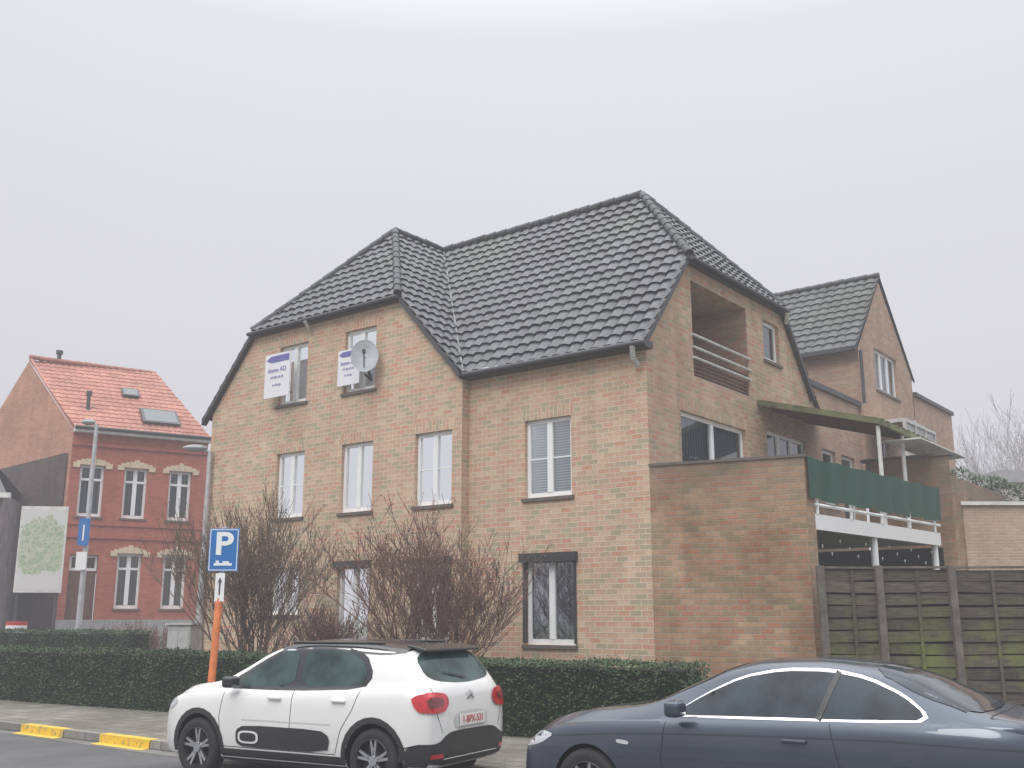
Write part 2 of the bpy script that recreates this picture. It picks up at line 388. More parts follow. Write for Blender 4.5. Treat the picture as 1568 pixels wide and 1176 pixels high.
mb = MB(); mb.tube(B(.12, -.3, 6.82), B(.12, -.28, 6.6), .05); mb.tube(B(.12, -.28, 6.6), B(.12, -.12, 6.48), .05)
mb.tube(B(9.2, -.5, 8.88), B(9.2, -.36, 8.7), .045)
mb.tube(B(-.2, 6.4, 9.0), B(-.12, 6.5, 8.75), .05)
mb.build("downpipe_elbows", M_white, BLD, True)
# sale boards + dish
SB = empty("estate_agent_board")
M_board = simple("board_white", (.74, .74, .78), .5, var=.03); M_purple = simple("board_purple", (.13, .12, .36), .5)
def sale(par, u0, u1, z0, z1, off):
    mb = MB(); mb.box(B(u0, -.25 - off, z0), dL * (u1 - u0), e * .02, up * (z1 - z0)); mb.build("panel", M_board, par)
    mb = MB(); o = -.256 - off; W = u1 - u0; H = z1 - z0
    mb.box(B(u0 + .04, o, z1 - H * .2), dL * (W * .72), e * .004, up * H * .15)
    mb.face([B(u0 + W * .72 + .04, o, z1 - H * .05), B(u0 + W * .95, o, z1 - H * .13), B(u0 + W * .72 + .04, o, z1 - H * .2)])
    mb.build("print", M_purple, par)
    ang = math.atan2(-dL.y, -dL.x)
    for t, s, fz in (("Immo AD", .17, .62), ("09 000 00 00", .09, .45), ("te koop", .10, .28)):
        cu = bpy.data.curves.new("lettering", 'FONT'); cu.body = t; cu.size = s * W / .95; cu.align_x = 'CENTER'; cu.align_y = 'CENTER'; cu.extrude = .001
        cu.materials.append(M_purple); o_ = bpy.data.objects.new("lettering", cu); scene.collection.objects.link(o_); o_.parent = par
        o_.location = B(u0 + W / 2, o - .002, z0 + H * fz); o_.rotation_euler = (math.pi / 2, 0, ang)
    mb = MB()
    for u in (u0 + .1, u1 - .1): mb.tube(B(u, -.24 - off, z0 + .3), B(u, -.25, z0 + .3), .015)
    mb.build("brackets", M_galv, par)
sale(SB, 9.62, 10.56, 7.1, 8.2, .3)
SB2 = empty("estate_agent_board"); sale(SB2, 7.35, 8.08, 7.1, 7.95, .15)
DISH = empty("satellite_dish")
mb = MB(); c0 = B(6.98, -.6, 7.6); ax = (V((.1, -1, .35))).normalized(); a = ax.cross(up).normalized(); b2 = ax.cross(a)
prev = None
for r in (0, .12, .24, .33, .38):
    ring = [c0 + ax * (r * r * .55) + (a * math.cos(t * math.pi / 12) * .82 + b2 * math.sin(t * math.pi / 12) * 1.15) * r for t in range(24)]
    if prev:
        for t in range(24): mb.face([prev[t], prev[(t + 1) % 24], ring[(t + 1) % 24], ring[t]])
    prev = ring
mb.build("dish", simple("dish_grey", (.32, .34, .36), .5, var=.12), DISH, True)
mb = MB(); mb.tube(c0 - up * .35, c0 + ax * .5 - up * .15, .014); mb.tube(c0 + ax * .42 - up * .12, c0 + ax * .55 - up * .15, .045)
mb.tube(c0, B(7.1, -.25, 7.15), .028); mb.tube(B(6.95, -.6, 7.2), B(7.1, -.25, 7.15), .028); mb.build("arm", M_dark, DISH)

# terrace
E = V((5.05, 17.72, 0)); F = V((9.15, 22.2, 0)); TER = BLD
dT = (E - C).normalized(); LT = (E - C).length
wall("terrace_wall", C + V((.004, -.004, 0)), dT, e, [(0, -.1), (LT, -.1), (LT, 4.56), (0, 4.56)], [], M_brick_t, TER)
dF = (F - E).normalized(); LF = (F - E).length
wall("terrace_wall_end", E, dF, -dT, [(0, -.1), (.32, -.1), (.32, 4.56), (0, 4.56)], [], M_brick_t, TER)
mb = MB(); mb.box(C + up * 4.56 - e * .03, dT * (LT + .04), e * .3, up * .05); mb.build("terrace_coping", M_sill, TER)
mb = MB(); q = E + dF * .3
mb.box(q + up * 3.33, dF * (LF - .3), dL * .12, up * .27); mb.tube(q + up * 3.76, q + up * 3.76 + dF * (LF - .3), .03)
for k in range(5): mb.tube(q + dF * (k * 1.35 + .1) + up * 3.6, q + dF * (k * 1.35 + .1) + up * 4.55, .028)
for k in (.45, .98): mb.tube(q + dF * (LF - .3) * k + up * .1 - dT * .1, q + dF * (LF - .3) * k + up * 3.33 - dT * .1, .07)
mb.build("terrace_beam", M_white, TER)
M_mesh = stripes("green_windscreen_net", (.018, .06, .045), (.035, .10, .075), 14, 'X', .8)
mb = MB(); q2 = E + dF * .05 - dL * .045; nk = 26
f0 = lambda j: .025 * math.sin(j * 1.3) + .015 * math.sin(j * 3.1)
g0 = lambda j: 4.58 - .035 * abs(math.sin(j * .6))
o0 = lambda j: -dL * (.03 * math.sin(j * 1.9))
for k in range(nk):
    a = q2 + dF * (LF * k / nk); bb = q2 + dF * (LF * (k + 1) / nk)
    mb.face([a + up * (3.84 + f0(k)) + o0(k), bb + up * (3.84 + f0(k + 1)) + o0(k + 1), bb + up * g0(k + 1), a + up * g0(k)], [(k * .25, 0), (k * .25 + .25, 0), (k * .25 + .25, .8), (k * .25, .8)])
mb.build("terrace_green_net", M_mesh, TER)
mb = MB(); z = 3.36
mb.face([C + up * z, E + up * z, F + up * z, B(0, 6.7, z)]); mb.face([C + up * (z + .2), E + up * (z + .2), F + up * (z + .2), B(0, 6.7, z + .2)])
mb.build("terrace_slab", M_concrete, TER)
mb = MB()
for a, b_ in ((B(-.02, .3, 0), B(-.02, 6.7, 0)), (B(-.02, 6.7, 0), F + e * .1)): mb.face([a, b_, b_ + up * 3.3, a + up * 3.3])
mb.build("carport_shade_sheets", M_black, TER)  # black sheets painted in for the shade under the terrace
mb = MB()
for k in range(16):
    t = (k + .5) / 16; p0 = q + dF * (LF - .3) * t - dT * .15 + up * (3.22 - .12 * (k % 3)); mb.tube(p0, p0 - up * .06, .02, .006, 6)
mb.build("string_lights", M_white, TER)
# canopy
M_moss = simple("mossy_canopy", (.13, .14, .07), .9, var=.5, scale=2.5, bmp=.4)
mb = MB()
for k in range(20):
    w0, w1 = 4.9 + k * .17, 4.9 + (k + 1) * .17; h0, h1 = (.03 if k % 2 else 0), (0 if k % 2 else .03)
    mb.face([B(-.02, w0, 6.62 + h0), B(-2.7, w0, 5.88 + h0), B(-2.7, w1, 5.88 + h1), B(-.02, w1, 6.62 + h1)])
mb.box(B(-.02, 4.84, 6.5), B(-2.7, 4.84, 5.76) - B(-.02, 4.84, 6.5), e * .06, up * .13)
mb.box(B(-2.66, 4.86, 5.74), e * 3.4, dL * -.08, up * .12)
mb.build("canopy_sheet", M_moss, TER)
mb = MB()
for w in (5.6, 6.5, 7.4): mb.box(B(-.02, w, 6.47), B(-2.6, w, 5.73) - B(-.02, w, 6.47), e * .06, up * .09)
mb.build("canopy_rafters", M_wood, TER)
mb = MB()
for w in (4.95, 6.5, 8.2): mb.tube(B(-2.62, w, 3.4), B(-2.62, w, 5.75), .045)
mb.box(B(-2.3, 6.2, 5.6), e * 3.6, dL * -.8, up * .03)
mb.build("canopy_posts", M_whited, TER)
# connector + rear house
wall("connector_wall", B(0, 0, 0), e, dL, [(8.0, -.1), (11.5, -.1), (11.5, 7.55), (8.0, 7.55)], [(8.6, 9.5, 4.6, 6.0), (9.9, 10.9, 3.9, 6.0)], M_brick_far, BLD)
window(BLD, OG, e, dL, 8.6, 9.5, 4.6, 6.0, bars=0, panes=1, back=M_curtdark, tag="_c1")
window(BLD, OG, e, dL, 9.9, 10.9, 3.9, 6.0, bars=0, panes=1, back=M_curtain, tag="_c2")
mb = MB(); mb.box(B(-.08, 7.9, 7.52), e * 3.62, dL * 9, up * .14); mb.build("connector_parapet", M_gutter, BLD)
RH = empty("rear_brick_house")
HR = [(12.85, 14.85, 8.25, 9.5), (12.6, 13.6, 5.2, 6.8)]
wall("wall_gable", B(-.1, 0, 0), e, dL, [(11.5, -.1), (11.5, 9.2), (13.75, 11.72), (16.25, 9.2), (16.25, -.1)], HR, M_brick_far, RH)
window(RH, B(-.1, 0, 0), e, dL, *HR[0], bars=0, panes=3, back=M_curtain, tag="_1")
window(RH, B(-.1, 0, 0), e, dL, *HR[1], bars=0, panes=1, back=M_curtdark, tag="_2")
wall("wall_side", B(-.1, 11.5, 0), dL, e, [(0, 5), (10, 5), (10, 9.25), (0, 9.25)], [], M_brick_far, RH)
roof_face("roof_front", [B(-.14, 11.2, 9.15), B(10, 11.2, 9.15), B(10, 13.75, 11.87), B(-.14, 13.75, 11.87)], M_tile2, RH, step=.075)
roof_face("roof_back", [B(-.14, 16.4, 9.1), B(10, 16.4, 9.1), B(10, 13.75, 11.87), B(-.14, 13.75, 11.87)], M_tile2, RH, step=.15)
ridge("ridge", B(-.14, 13.75, 11.92), B(10, 13.75, 11.92), M_ridge, RH)
board("gutter", B(-.14, 11.15, 9.2), B(10, 11.15, 9.2), .1, .12, M_gutter, RH, e)
board("verge_a", B(-.15, 11.2, 9.18), B(-.15, 13.75, 11.92), .04, .06, M_gutter, RH, dL)
board("verge_b", B(-.15, 16.4, 9.13), B(-.15, 13.75, 11.92), .04, .06, M_gutter, RH, dL)
wall("annex_wall", B(-.12, 0, 0), e, dL, [(16.25, -.1), (20.4, -.1), (20.4, 8.65), (16.25, 8.65)], [(17.2, 18.4, 6.6, 7.8)], M_brick_far, RH)
window(RH, B(-.12, 0, 0), e, dL, 17.2, 18.4, 6.6, 7.8, bars=0, panes=1, back=M_curtdark, tag="_3")
mb = MB(); mb.box(B(-.2, 16.25, 8.62), e * 4.2, dL * 6, up * .12); mb.build("annex_parapet", M_gutter, RH)
mb = MB(); mb.tube(B(-.2, 11.42, 7.6), B(-.2, 11.42, 9.1), .05); mb.build("downpipe", M_gutter, RH)
VER = empty("conservatory")
M_ver = simple("conservatory_cream", (.52, .50, .48), .7)
mb = MB(); mb.box(B(-.2, 11.6, 7.0), e * 2.8, dL * -1.0, up * .1)
for w in (11.6, 12.5, 13.4, 14.3): mb.box(B(-1.2, w, 3), e * .07, dL * .08, up * 4.0)
mb.box(B(-1.2, 11.6, 3), e * 2.75, dL * .06, up * 3.0)
mb.build("frame", M_ver, VER)
mb = MB(); mb.face([B(-1.16, 11.6, 6.0), B(-1.16, 14.35, 6.0), B(-1.16, 14.35, 7.0), B(-1.16, 11.6, 7.0)]); mb.build("panels", simple("frosted_panel", (.34, .35, .36), .4), VER)
TB = empty("terrace_brick_wall")
wall("wall_face", B(0, 7.3, 0), dL, e, [(-3.35, -.1), (-1.5, -.1), (-1.5, 5.35), (-3.35, 5.35)], [], M_brick_t, TB)
wall("wall_side", B(-3.35, 7.3, 0), e, dL, [(0, -.1), (5, -.1), (5, 4.9), (0, 4.9)], [], M_brick_t, TB)
mb = MB(); mb.box(B(-3.4, 7.25, 5.35), dL * 2, e * .25, up * .06); mb.build("coping", M_sill, TB)
GAR = empty("brick_garage")
wall("wall_front", (9.75, 23.2, 0), (1, .02, 0), (0, 1, 0), [(0, 0), (9, 0), (9, 4.3), (0, 4.3)], [], M_brick_gar, GAR)
wall("wall_left", (9.75, 23.2, 0), (0.2, 1, 0), (1, 0, 0), [(0, 0), (6, 0), (6, 4.3), (0, 4.3)], [], M_brick_gar, GAR)
mb = MB(); mb.box((9.7, 23.12, 4.3), (9.2, .18, 0), (0, .4, 0), (0, 0, .08)); mb.build("coping", M_whited, GAR)
mb = MB(); mb.box((9.75, 23.3, 4.2), (9, .18, 0), (1.2, 6, 0), (0, 0, .06)); mb.build("flat_roof", M_gutter, GAR)

# ---------------------------------------------------------------- red house
RD = empty("red_brick_house")
Q = V((-17.25, 40, 0)); dq = V((.85, .526, 0)); inq = V((-.526, .85, 0)); ds = V((-.775, .632, 0))
HW = [(.38, 1.29, 5.68, 7.7), (2.05, 2.95, 5.68, 7.7), (3.81, 4.71, 5.68, 7.7), (2.05, 2.98, 2.17, 4.3), (3.82, 4.74, 2.17, 4.3), (.3, 1.35, 1.3, 4.2)]
wall("wall_front", Q, dq, inq, [(0, 0), (5.3, 0), (5.3, 9.0), (0, 9.0)], HW, M_brick_red, RD, depth=.2)
for i, h in enumerate(HW[:5]):
    window(RD, Q, dq, inq, *h, depth=.15, bars=0, panes=2, back=M_curtain, fw=.10, tag="_%d" % i)
    mb = MB()
    zt = h[2] + (h[3] - h[2]) * .72
    mb.box(Q + dq * (h[0] + .05) + up * (zt - .04) + inq * .13, dq * (h[1] - h[0] - .1), inq * .06, up * .09); mb.build("transom_%d" % i, M_white, RD)
    mb = MB(); n = 7; c_ = (h[0] + h[1]) / 2; hw = (h[1] - h[0]) / 2 + .16
    for k in range(n):
        x0 = -hw + 2 * hw * k / n; x1 = -hw + 2 * hw * (k + 1) / n; zz = h[3] + .02 + .14 * (1 - ((x0 + x1) / 2 / hw) ** 2)
        mb.box(Q + dq * (c_ + x0) + up * (h[3] + .0) - inq * .04, dq * (x1 - x0 - .002), inq * .03, up * (zz - h[3] + .1))
    mb.box(Q + dq * (c_ - .09) + up * (h[3]) - inq * .07, dq * .18, inq * .06, up * .32)
    mb.box(Q + dq * (h[0] - .28) + up * (h[3] - .12) - inq * .05, dq * .25, inq * .04, up * .2)
    mb.box(Q + dq * (h[1] + .03) + up * (h[3] - .12) - inq * .05, dq * .25, inq * .04, up * .2)
    mb.build("stone_lintel_%d" % i, M_cream, RD)
mb = MB(); mb.box(Q + dq * .32 + up * 1.3 + inq * .15, dq * 1.0, inq * .05, up * 2.3); mb.build("door", simple("door_brown", (.12, .05, .035), .5), RD)
window(RD, Q, dq, inq, .32, 1.33, 3.6, 4.18, depth=.15, bars=0, panes=1, back=M_curtdark, tag="_d", sill=False)
mb = MB(); mb.box(Q - inq * .05 - dq * .02, dq * 5.35, inq * .04, up * 1.75); mb.build("plinth", M_plinth, RD)
mb = MB()
mb.box(Q - inq * .05 + up * 5.35, dq * 5.3, inq * .04, up * .08)
mb.box(Q - inq * .06 + up * 4.85, dq * 5.3, inq * .05, up * .1)
mb.box(Q - inq * .08 + up * 8.45, dq * 5.3, inq * .07, up * .12)
mb.build("string_course", simple("brick_band", (.36, .10, .075), .8), RD)
mb = MB(); mb.box(Q - inq * .3 + up * 8.95, dq * 5.35, inq * .4, up * .18); mb.build("cornice", M_whited, RD)
mb = MB(); mb.tube(Q - inq * .36 + up * 9.12, Q - inq * .36 + dq * 5.35 + up * 9.12, .07); mb.build("gutter", M_dark, RD)
AP = Q + ds * 4.34; AP.z = 12.64
R2 = AP + V((4.35, 3.1, 0)); EA = Q + up * 9.1 - inq * .3; EB = EA + dq * 5.35
roof_face("roof", [EA - ds * 0, EB, R2, AP], M_tile_or, RD, tw=.25, rh=.35, step=.0625, amp=.025, lap=.025)
ridge("ridge", AP + up * .05, R2 + up * .05, simple("ridge_orange", (.38, .18, .14), .8), RD, r=.1)
wall("wall_side_upper", Q, ds, dq, [(0, 8.2), (0, 9.0), (4.34, 12.5), (8.68, 9.0), (8.68, 8.2)], [], M_brick_or, RD)
wall("wall_side_lower", Q, ds, dq, [(0, 0), (8.68, 0), (8.68, 8.2), (0, 8.2)], [], M_brick_or, RD)
board("verge", Q + up * 9.12 - dq * .02, AP + up * .05 - dq * .02, .1, .08, M_tile_or, RD, dq)
wall("cement_party_wall", Q - dq * .02 + ds * .25 - V((0, .05, 0)), ds, dq, [(0, 0), (9, 0), (9, 7.9), (0, 8.15)], [], M_cem, RD)
n_r = (R2 - AP).cross(EA - AP).normalized(); n_r = n_r if n_r.z > 0 else -n_r
rx = dq; ry = n_r.cross(rx); ry = ry if ry.z > 0 else -ry
def on_roof(x, y, k=0): return EA + rx * x + ry * y + n_r * k
mb = MB(); mb.box(on_roof(2.65, .75, .06), rx * 1.5, ry * 1.15, n_r * .1); mb.box(on_roof(2.1, 3.0, .06), rx * .7, ry * .65, n_r * .08); mb.build("roof_window_frame", M_gutter, RD)
mb = MB(); mb.box(on_roof(2.75, .85, .163), rx * 1.3, ry * .95, n_r * .004); mb.box(on_roof(2.17, 3.06, .143), rx * .56, ry * .52, n_r * .004); mb.build("roof_window_glass", simple("roofglass", (.10, .12, .13), .2), RD)
mb = MB(); p = on_roof(.6, 1.6); mb.tube(p - up * .3, p + up * .6, .08); mb.tube(p + up * .55, p + up * .75, .12)
p = AP.lerp(R2, .22); mb.tube(p, p + up * .4, .09); mb.tube(p + up * .35, p + up * .5, .15); mb.build("flues", M_gutter, RD)
GH = empty("grey_house")
mb = MB(); mb.box((-26, 36.6, 0), (7.7, .5, 0), (-2, 7, 0), (0, 0, 6.2)); mb.build("walls", simple("grey_wall", (.20, .18, .19), .9, var=.25, scale=2), GH)
mb = MB(); mb.face([(-26.3, 36.3, 6.1), (-18.0, 36.8, 6.1), (-20.4, 40, 7.9), (-26.3, 40, 8.6)]); mb.face([(-26.3, 43, 6.1), (-20, 43.8, 6.1), (-20.4, 40, 7.9), (-26.3, 40, 8.6)]); mb.build("roof", M_tile2, GH)
mb = MB(); mb.box((-26.3, 36.2, 6.0), (8.4, .5, 0), (0, .15, 0), (0, 0, .18)); mb.build("gutter", M_whited, GH)

# ---------------------------------------------------------------- ground
sd = V((.7896, -.6137, 0)); sn = V((-.6137, -.7896, 0)); K = V((-7.75, 17.58, 0))
def S(s, n, z): return K + sd * s + sn * n + V((0, 0, z))
def asphalt():
    m, nt, b = newmat("asphalt")
    c = ramp(nt, noise_tex(nt, 90, 4), [(.3, (.065, .067, .072)), (.7, (.13, .132, .138))])
    c = mix(nt, 'MULTIPLY', .7, c, ramp(nt, noise_tex(nt, .6, 7, rough=.65), [(.3, (.6, .6, .6)), (.7, (1.2, 1.2, 1.2))]))
    nt.links.new(c, b.inputs['Base Color'])
    nt.links.new(ramp(nt, noise_tex(nt, .9, 4), [(.35, (.45, .45, .45)), (.6, (.8, .8, .8))]), b.inputs['Roughness'])
    bump(nt, b, noise_tex(nt, 120, 3), .5, .01); return m
M_asph = asphalt()
def sheet(name, pts, mat, uvs=None):
    mb = MB(); mb.face(pts, uvs); return mb.build(name, mat)
sheet("ground", [(-400, -400, -.012), (400, -400, -.012), (400, 400, -.012), (-400, 400, -.012)], simple("grass_ground", (.09, .11, .05), .95, var=.3, scale=.5, bmp=.3))
sheet("road", [S(-60, 0, 0), S(60, 0, 0), S(60, 7.6, 0), S(-60, 7.6, 0)], M_asph)
sheet("side_road", [S(-26, -.2, -.004), S(-9.2, -.2, -.004), S(-12, -70, -.004), S(-30, -70, -.004)], M_asph)
M_pave = brick("pavers", [(.20, .19, .165), (.25, .235, .21), (.225, .215, .19), (.185, .175, .155)], (.11, .11, .095), bw=.3, rh=.3, ms=.012, stain=.9, stcol=(.5, .5, .43))
M_kerb = brick("kerb_stone", [(.24, .235, .22), (.29, .28, .26)], (.09, .09, .08), bw=1.0, rh=5, ms=.012, stain=.8)
mb = MB(); mb.face([S(-30, -.15, .12), S(60, -.15, .12), S(60, -40, .12), S(-7.2, -40, .12), S(-7.2, -5, .12), S(-30, -4.5, .12)], [(-30, 0), (60, 0), (60, 40), (-7, 40), (-7, 5), (-30, 4)]); mb.build("pavement", M_pave)
mb = MB(); mb.box(S(-30, -.15, 0), sd * 90, sn * .15, up * .124); mb.build("kerb", M_kerb)
mb = MB(); mb.box(S(-60, 7.6, 0), sd * 120, sn * 6, up * .12); mb.build("pavement_near", M_pave)
M_gut = brick("gutter_band", [(.17, .17, .165), (.21, .205, .20)], (.07, .07, .07), bw=.5, rh=5, ms=.012, stain=.8)
mb = MB(); mb.face([S(-30, 0, .004), S(60, 0, .004), S(60, .3, .004), S(-30, .3, .004)], [(-30, 0), (60, 0), (60, .3), (-30, .3)]); mb.build("gutter", M_gut)
def yel():
    m, nt, b = newmat("yellow_paint")
    c = ramp(nt, noise_tex(nt, 12, 6, rough=.7), [(.36, (.30, .26, .15)), (.47, (.66, .44, .04)), (.7, (.76, .53, .06))])
    nt.links.new(c, b.inputs['Base Color']); b.inputs['Roughness'].default_value = .7; return m
M_yel = yel()
YM = empty("yellow_kerb_marking")
mb = MB()
for k in range(-4, 2):
    s = -.42 + k * 2.35
    mb.box(S(s, -.155, .1), sd * 1.3, sn * .165, up * .028)
    mb.face([S(s, 0.012, .008), S(s + 1.3, 0.012, .008), S(s + 1.36, .2, .008), S(s + .06, .2, .008)])
    mb.face([S(s, 0.012, .0), S(s + 1.3, 0.012, .0), S(s + 1.3, .012, .11), S(s, .012, .11)])
mb.build("stripes", M_yel, YM)
sheet("lawn", [(3.2, 15.2, .126), (-15, 26.3, .126), (-13, 30, .126), (14, 22, .126), (14, 13, .126), (3.2, 14.5, .126)], simple("lawn_soil", (.07, .085, .04), .95, var=.4, scale=3, bmp=.4))

# ---------------------------------------------------------------- vegetation
def leafmat(name, cols, rough=.6):
    m, nt, b = newmat(name)
    g = N(nt, "ShaderNodeNewGeometry")
    c = ramp(nt, g.outputs['Random Per Island'], [(i / (len(cols) - 1), cc) for i, cc in enumerate(cols)])
    c = mix(nt, 'MULTIPLY', .8, c, ramp(nt, noise_tex(nt, 1.6, 4), [(.35, (.5, .5, .5)), (.65, (1.4, 1.4, 1.25))]))
    nt.links.new(c, b.inputs['Base Color']); b.inputs['Roughness'].default_value = rough
    return m
M_leaf = leafmat("hedge_leaf", [(.014, .034, .012), (.028, .060, .020), (.05, .09, .03)])
M_hcore = simple("hedge_core", (.006, .011, .006), .95)
def leaves(name, gen, count, size, mat, parent):
    vs = []; fs = []
    for _ in range(count):
        o = gen(); a = V((U(-1, 1), U(-1, 1), U(-1, 1))).normalized() * size * U(.5, 1.2); b_ = a.orthogonal().normalized() * size * U(.25, .5)
        i = len(vs); vs += [o - a, o + b_, o + a, o - b_]; fs.append((i, i + 1, i + 2, i + 3))
    me = bpy.data.meshes.new(name); me.from_pydata(vs, [], fs); me.materials.append(mat)
    ob = bpy.data.objects.new(name, me); scene.collection.objects.link(ob); ob.parent = parent
def hedge(name, p, q, width, z0, z1, dens=1100, size=.032, leaf=None):
    g = empty(name); p, q = V((*p, 0)), V((*q, 0)); d = (q - p); L = d.length; d.normalize(); nn = V((d.y, -d.x, 0))
    mb = MB(); mb.box(p + nn * (-width / 2 + .07) + up * z0 + d * .07, d * (L - .14), nn * (width - .14), up * (z1 - z0 - .08)); mb.build("core", M_hcore, g)
    H = z1 - z0
    areas = [("s", L * H, 1), ("s", L * H, -1), ("t", L * width, 0), ("e", width * H, 0), ("e", width * H, 1)]
    for kind, A, sg in areas:
        def gen():
            x = U(0, L); y = U(-.5, .5) * width; z = U(0, H)
            if kind == "s": y = sg * width / 2
            elif kind == "t": z = H
            else: x = 0 if sg == 0 else L
            o = p + d * x + nn * y + up * (z0 + z)
            nz = mn.noise(o * 1.3) * .07 + mn.noise(o * 5) * .04 + U(-.06, .015) + (U(0, .07) if R() < .03 else 0)
            if kind == "s": o += nn * sg * nz
            elif kind == "t": o += up * nz
            else: o += d * (nz if sg else -nz)
            o.z = max(o.z, z0 + .01); return o
        leaves("leaves", gen, int(A * dens), size, leaf or M_leaf, g)
    return g
hedge("hedge", (2.58, 14.93), (-16, 26.6), .8, .12, 1.20)
hedge("hedge", (8.2, 13.2), (11.5, 12.0), .6, .12, 1.15)
hedge("hedge", (-9.5, 27.2), (-16, 30.5), .8, .0, 1.5, 700)
# climber on netting beyond the garage
NET = empty("green_climber_on_netting")
mb = MB()
for k in range(0, 9, 2): mb.tube((11.1 + k * .75, 27.04, 4.2), (11.1 + k * .75, 27.04, 5.75 - .14 * k), .025)
mb.tube((11.1, 27.04, 4.5), (17.1, 27.04, 4.5), .02); mb.build("posts", M_gutter, NET)
def cg():
    x = U(11.05, 17.3); t = (x - 11.1); top = 5.7 - .17 * t + mn.noise(V((x * 1.4, 0, 0))) * .25
    return V((x, 27 + U(-.15, .15), 4.2 + (top - 4.2) * (1 - R() ** 1.6)))
leaves("leaves", cg, 4500, .07, leafmat("climber_leaf", [(.035, .06, .035), (.06, .09, .05), (.09, .12, .07)]), NET)
M_bark = simple("twig_bark", (.15, .115, .09), .9, var=.3, scale=8)
M_barkr = simple("twig_bark_red", (.155, .095, .08), .9, var=.3, scale=8)
M_bud = leafmat("buds", [(.12, .055, .035), (.17, .085, .05), (.21, .115, .07)])
def shrub(name, base, H, spread, stems, mat, levels=4, tilt=(.1, .8), gravity=.35, buds=True, kids=(2, 3), rad=.035, seed=1, thin=.0058):
    rng = random.Random(seed); g = empty(name, base); mb = MB(); bd = MB()
    def ru(a, b): return a + (b - a) * rng.random()
    def br(p, d, L, r, lev):
        n = 4 if lev < 2 else 3; pts = [p]; dd = d.copy()
        for i in range(n):
            dd = (dd + V((ru(-.16, .16), ru(-.16, .16), ru(-.06, .12) + gravity * .22))).normalized()
            pts.append(pts[-1] + dd * (L / n))
        for i in range(n):
            ra = max(thin * .8, r * (1 - .5 * i / n)); rb = max(thin * .7, r * (1 - .5 * (i + 1) / n))
            mb.tube(pts[i], pts[i + 1], ra, rb, 5 if lev < 2 else 3, False)
        if lev >= levels:
            if buds and rng.random() < .6:
                o = pts[-1] + V((ru(-.02, .02), ru(-.02, .02), ru(-.02, .02))); a = V((ru(-1, 1), ru(-1, 1), ru(-1, 1))).normalized() * .018; b_ = a.orthogonal() * .6
                bd.face([o - a, o + b_, o + a, o - b_])
            return
        for _ in range(rng.randint(*kids)):
            t = ru(.3, 1.0) * n; i = min(int(t), n - 1); q_ = pts[i].lerp(pts[i + 1], t - i)
            ax = V((ru(-1, 1), ru(-1, 1), ru(-.2, .5))).normalized()
            br(q_, (dd * .9 + ax * .7).normalized(), L * ru(.5, .75), max(thin, r * .5), lev + 1)
        br(pts[-1], dd, L * .62, max(thin, r * .5), lev + 1)
    for k in range(stems):
        az = 2 * math.pi * k / stems + ru(-.4, .4); tl = ru(*tilt) * spread
        d = V((math.cos(az) * tl, math.sin(az) * tl, 1)).normalized()
        br(V((ru(-.12, .12), ru(-.12, .12), 0)), d, H * ru(.36, .46), rad * ru(.6, 1), 0)
    mb.build("branches", mat, g)
    if buds: bd.build("buds", M_bud, g)
    return g
shrub("bare_shrub", (-5.1, 21.2, .12), 4.2, .62, 19, M_bark, seed=3, tilt=(.05, .8), gravity=.36)
shrub("bare_shrub", (-1.5, 18.6, .12), 3.8, 1.25, 19, M_barkr, seed=8, tilt=(.1, 1.0), gravity=.17)
shrub("dogwood_bush", (-3.65, 20.2, .12), 2.2, 1.0, 18, M_barkr, seed=5, tilt=(.1, .9), gravity=.2, levels=3, rad=.02, kids=(3, 4))
shrub("dogwood_bush", (-9.9, 29, .1), 1.9, 1.3, 16, simple("red_twig", (.20, .11, .09), .9), seed=6, tilt=(.1, 1.1), levels=3, rad=.02)
shrub("dogwood_bush", (-11.6, 30, .1), 1.7, 1.2, 12, simple("red_twig2", (.18, .11, .09), .9), seed=16, tilt=(.1, 1.1), levels=3, rad=.02)
shrub("bare_tree", (24.5, 52, 0), 12.5, .8, 7, simple("hazy_bark", (.40, .39, .40), .9), seed=11, buds=False, rad=.12, levels=4, thin=.016, kids=(3, 3))  # both far trees: fog haze put into the pale bark colour
shrub("bare_tree", (29, 56, 0), 13, .8, 7, simple("hazy_bark2", (.42, .41, .42), .9), seed=12, buds=False, rad=.12, levels=4, thin=.016, kids=(3, 3))
FH = empty("distant_house")
mb = MB(); mb.abox(20, 34, 42, 50, 0, 7.2); mb.build("walls", simple("hazy_wall", (.38, .35, .35), .9), FH)  # walls and roof paled, haze mixed into their colours
mb = MB(); mb.box((19.8, 41.8, 7.2), (14.4, 0, 0), (0, 8, 0), (0, 0, .5)); mb.build("roof", simple("hazy_roof", (.32, .32, .33), .9), FH)

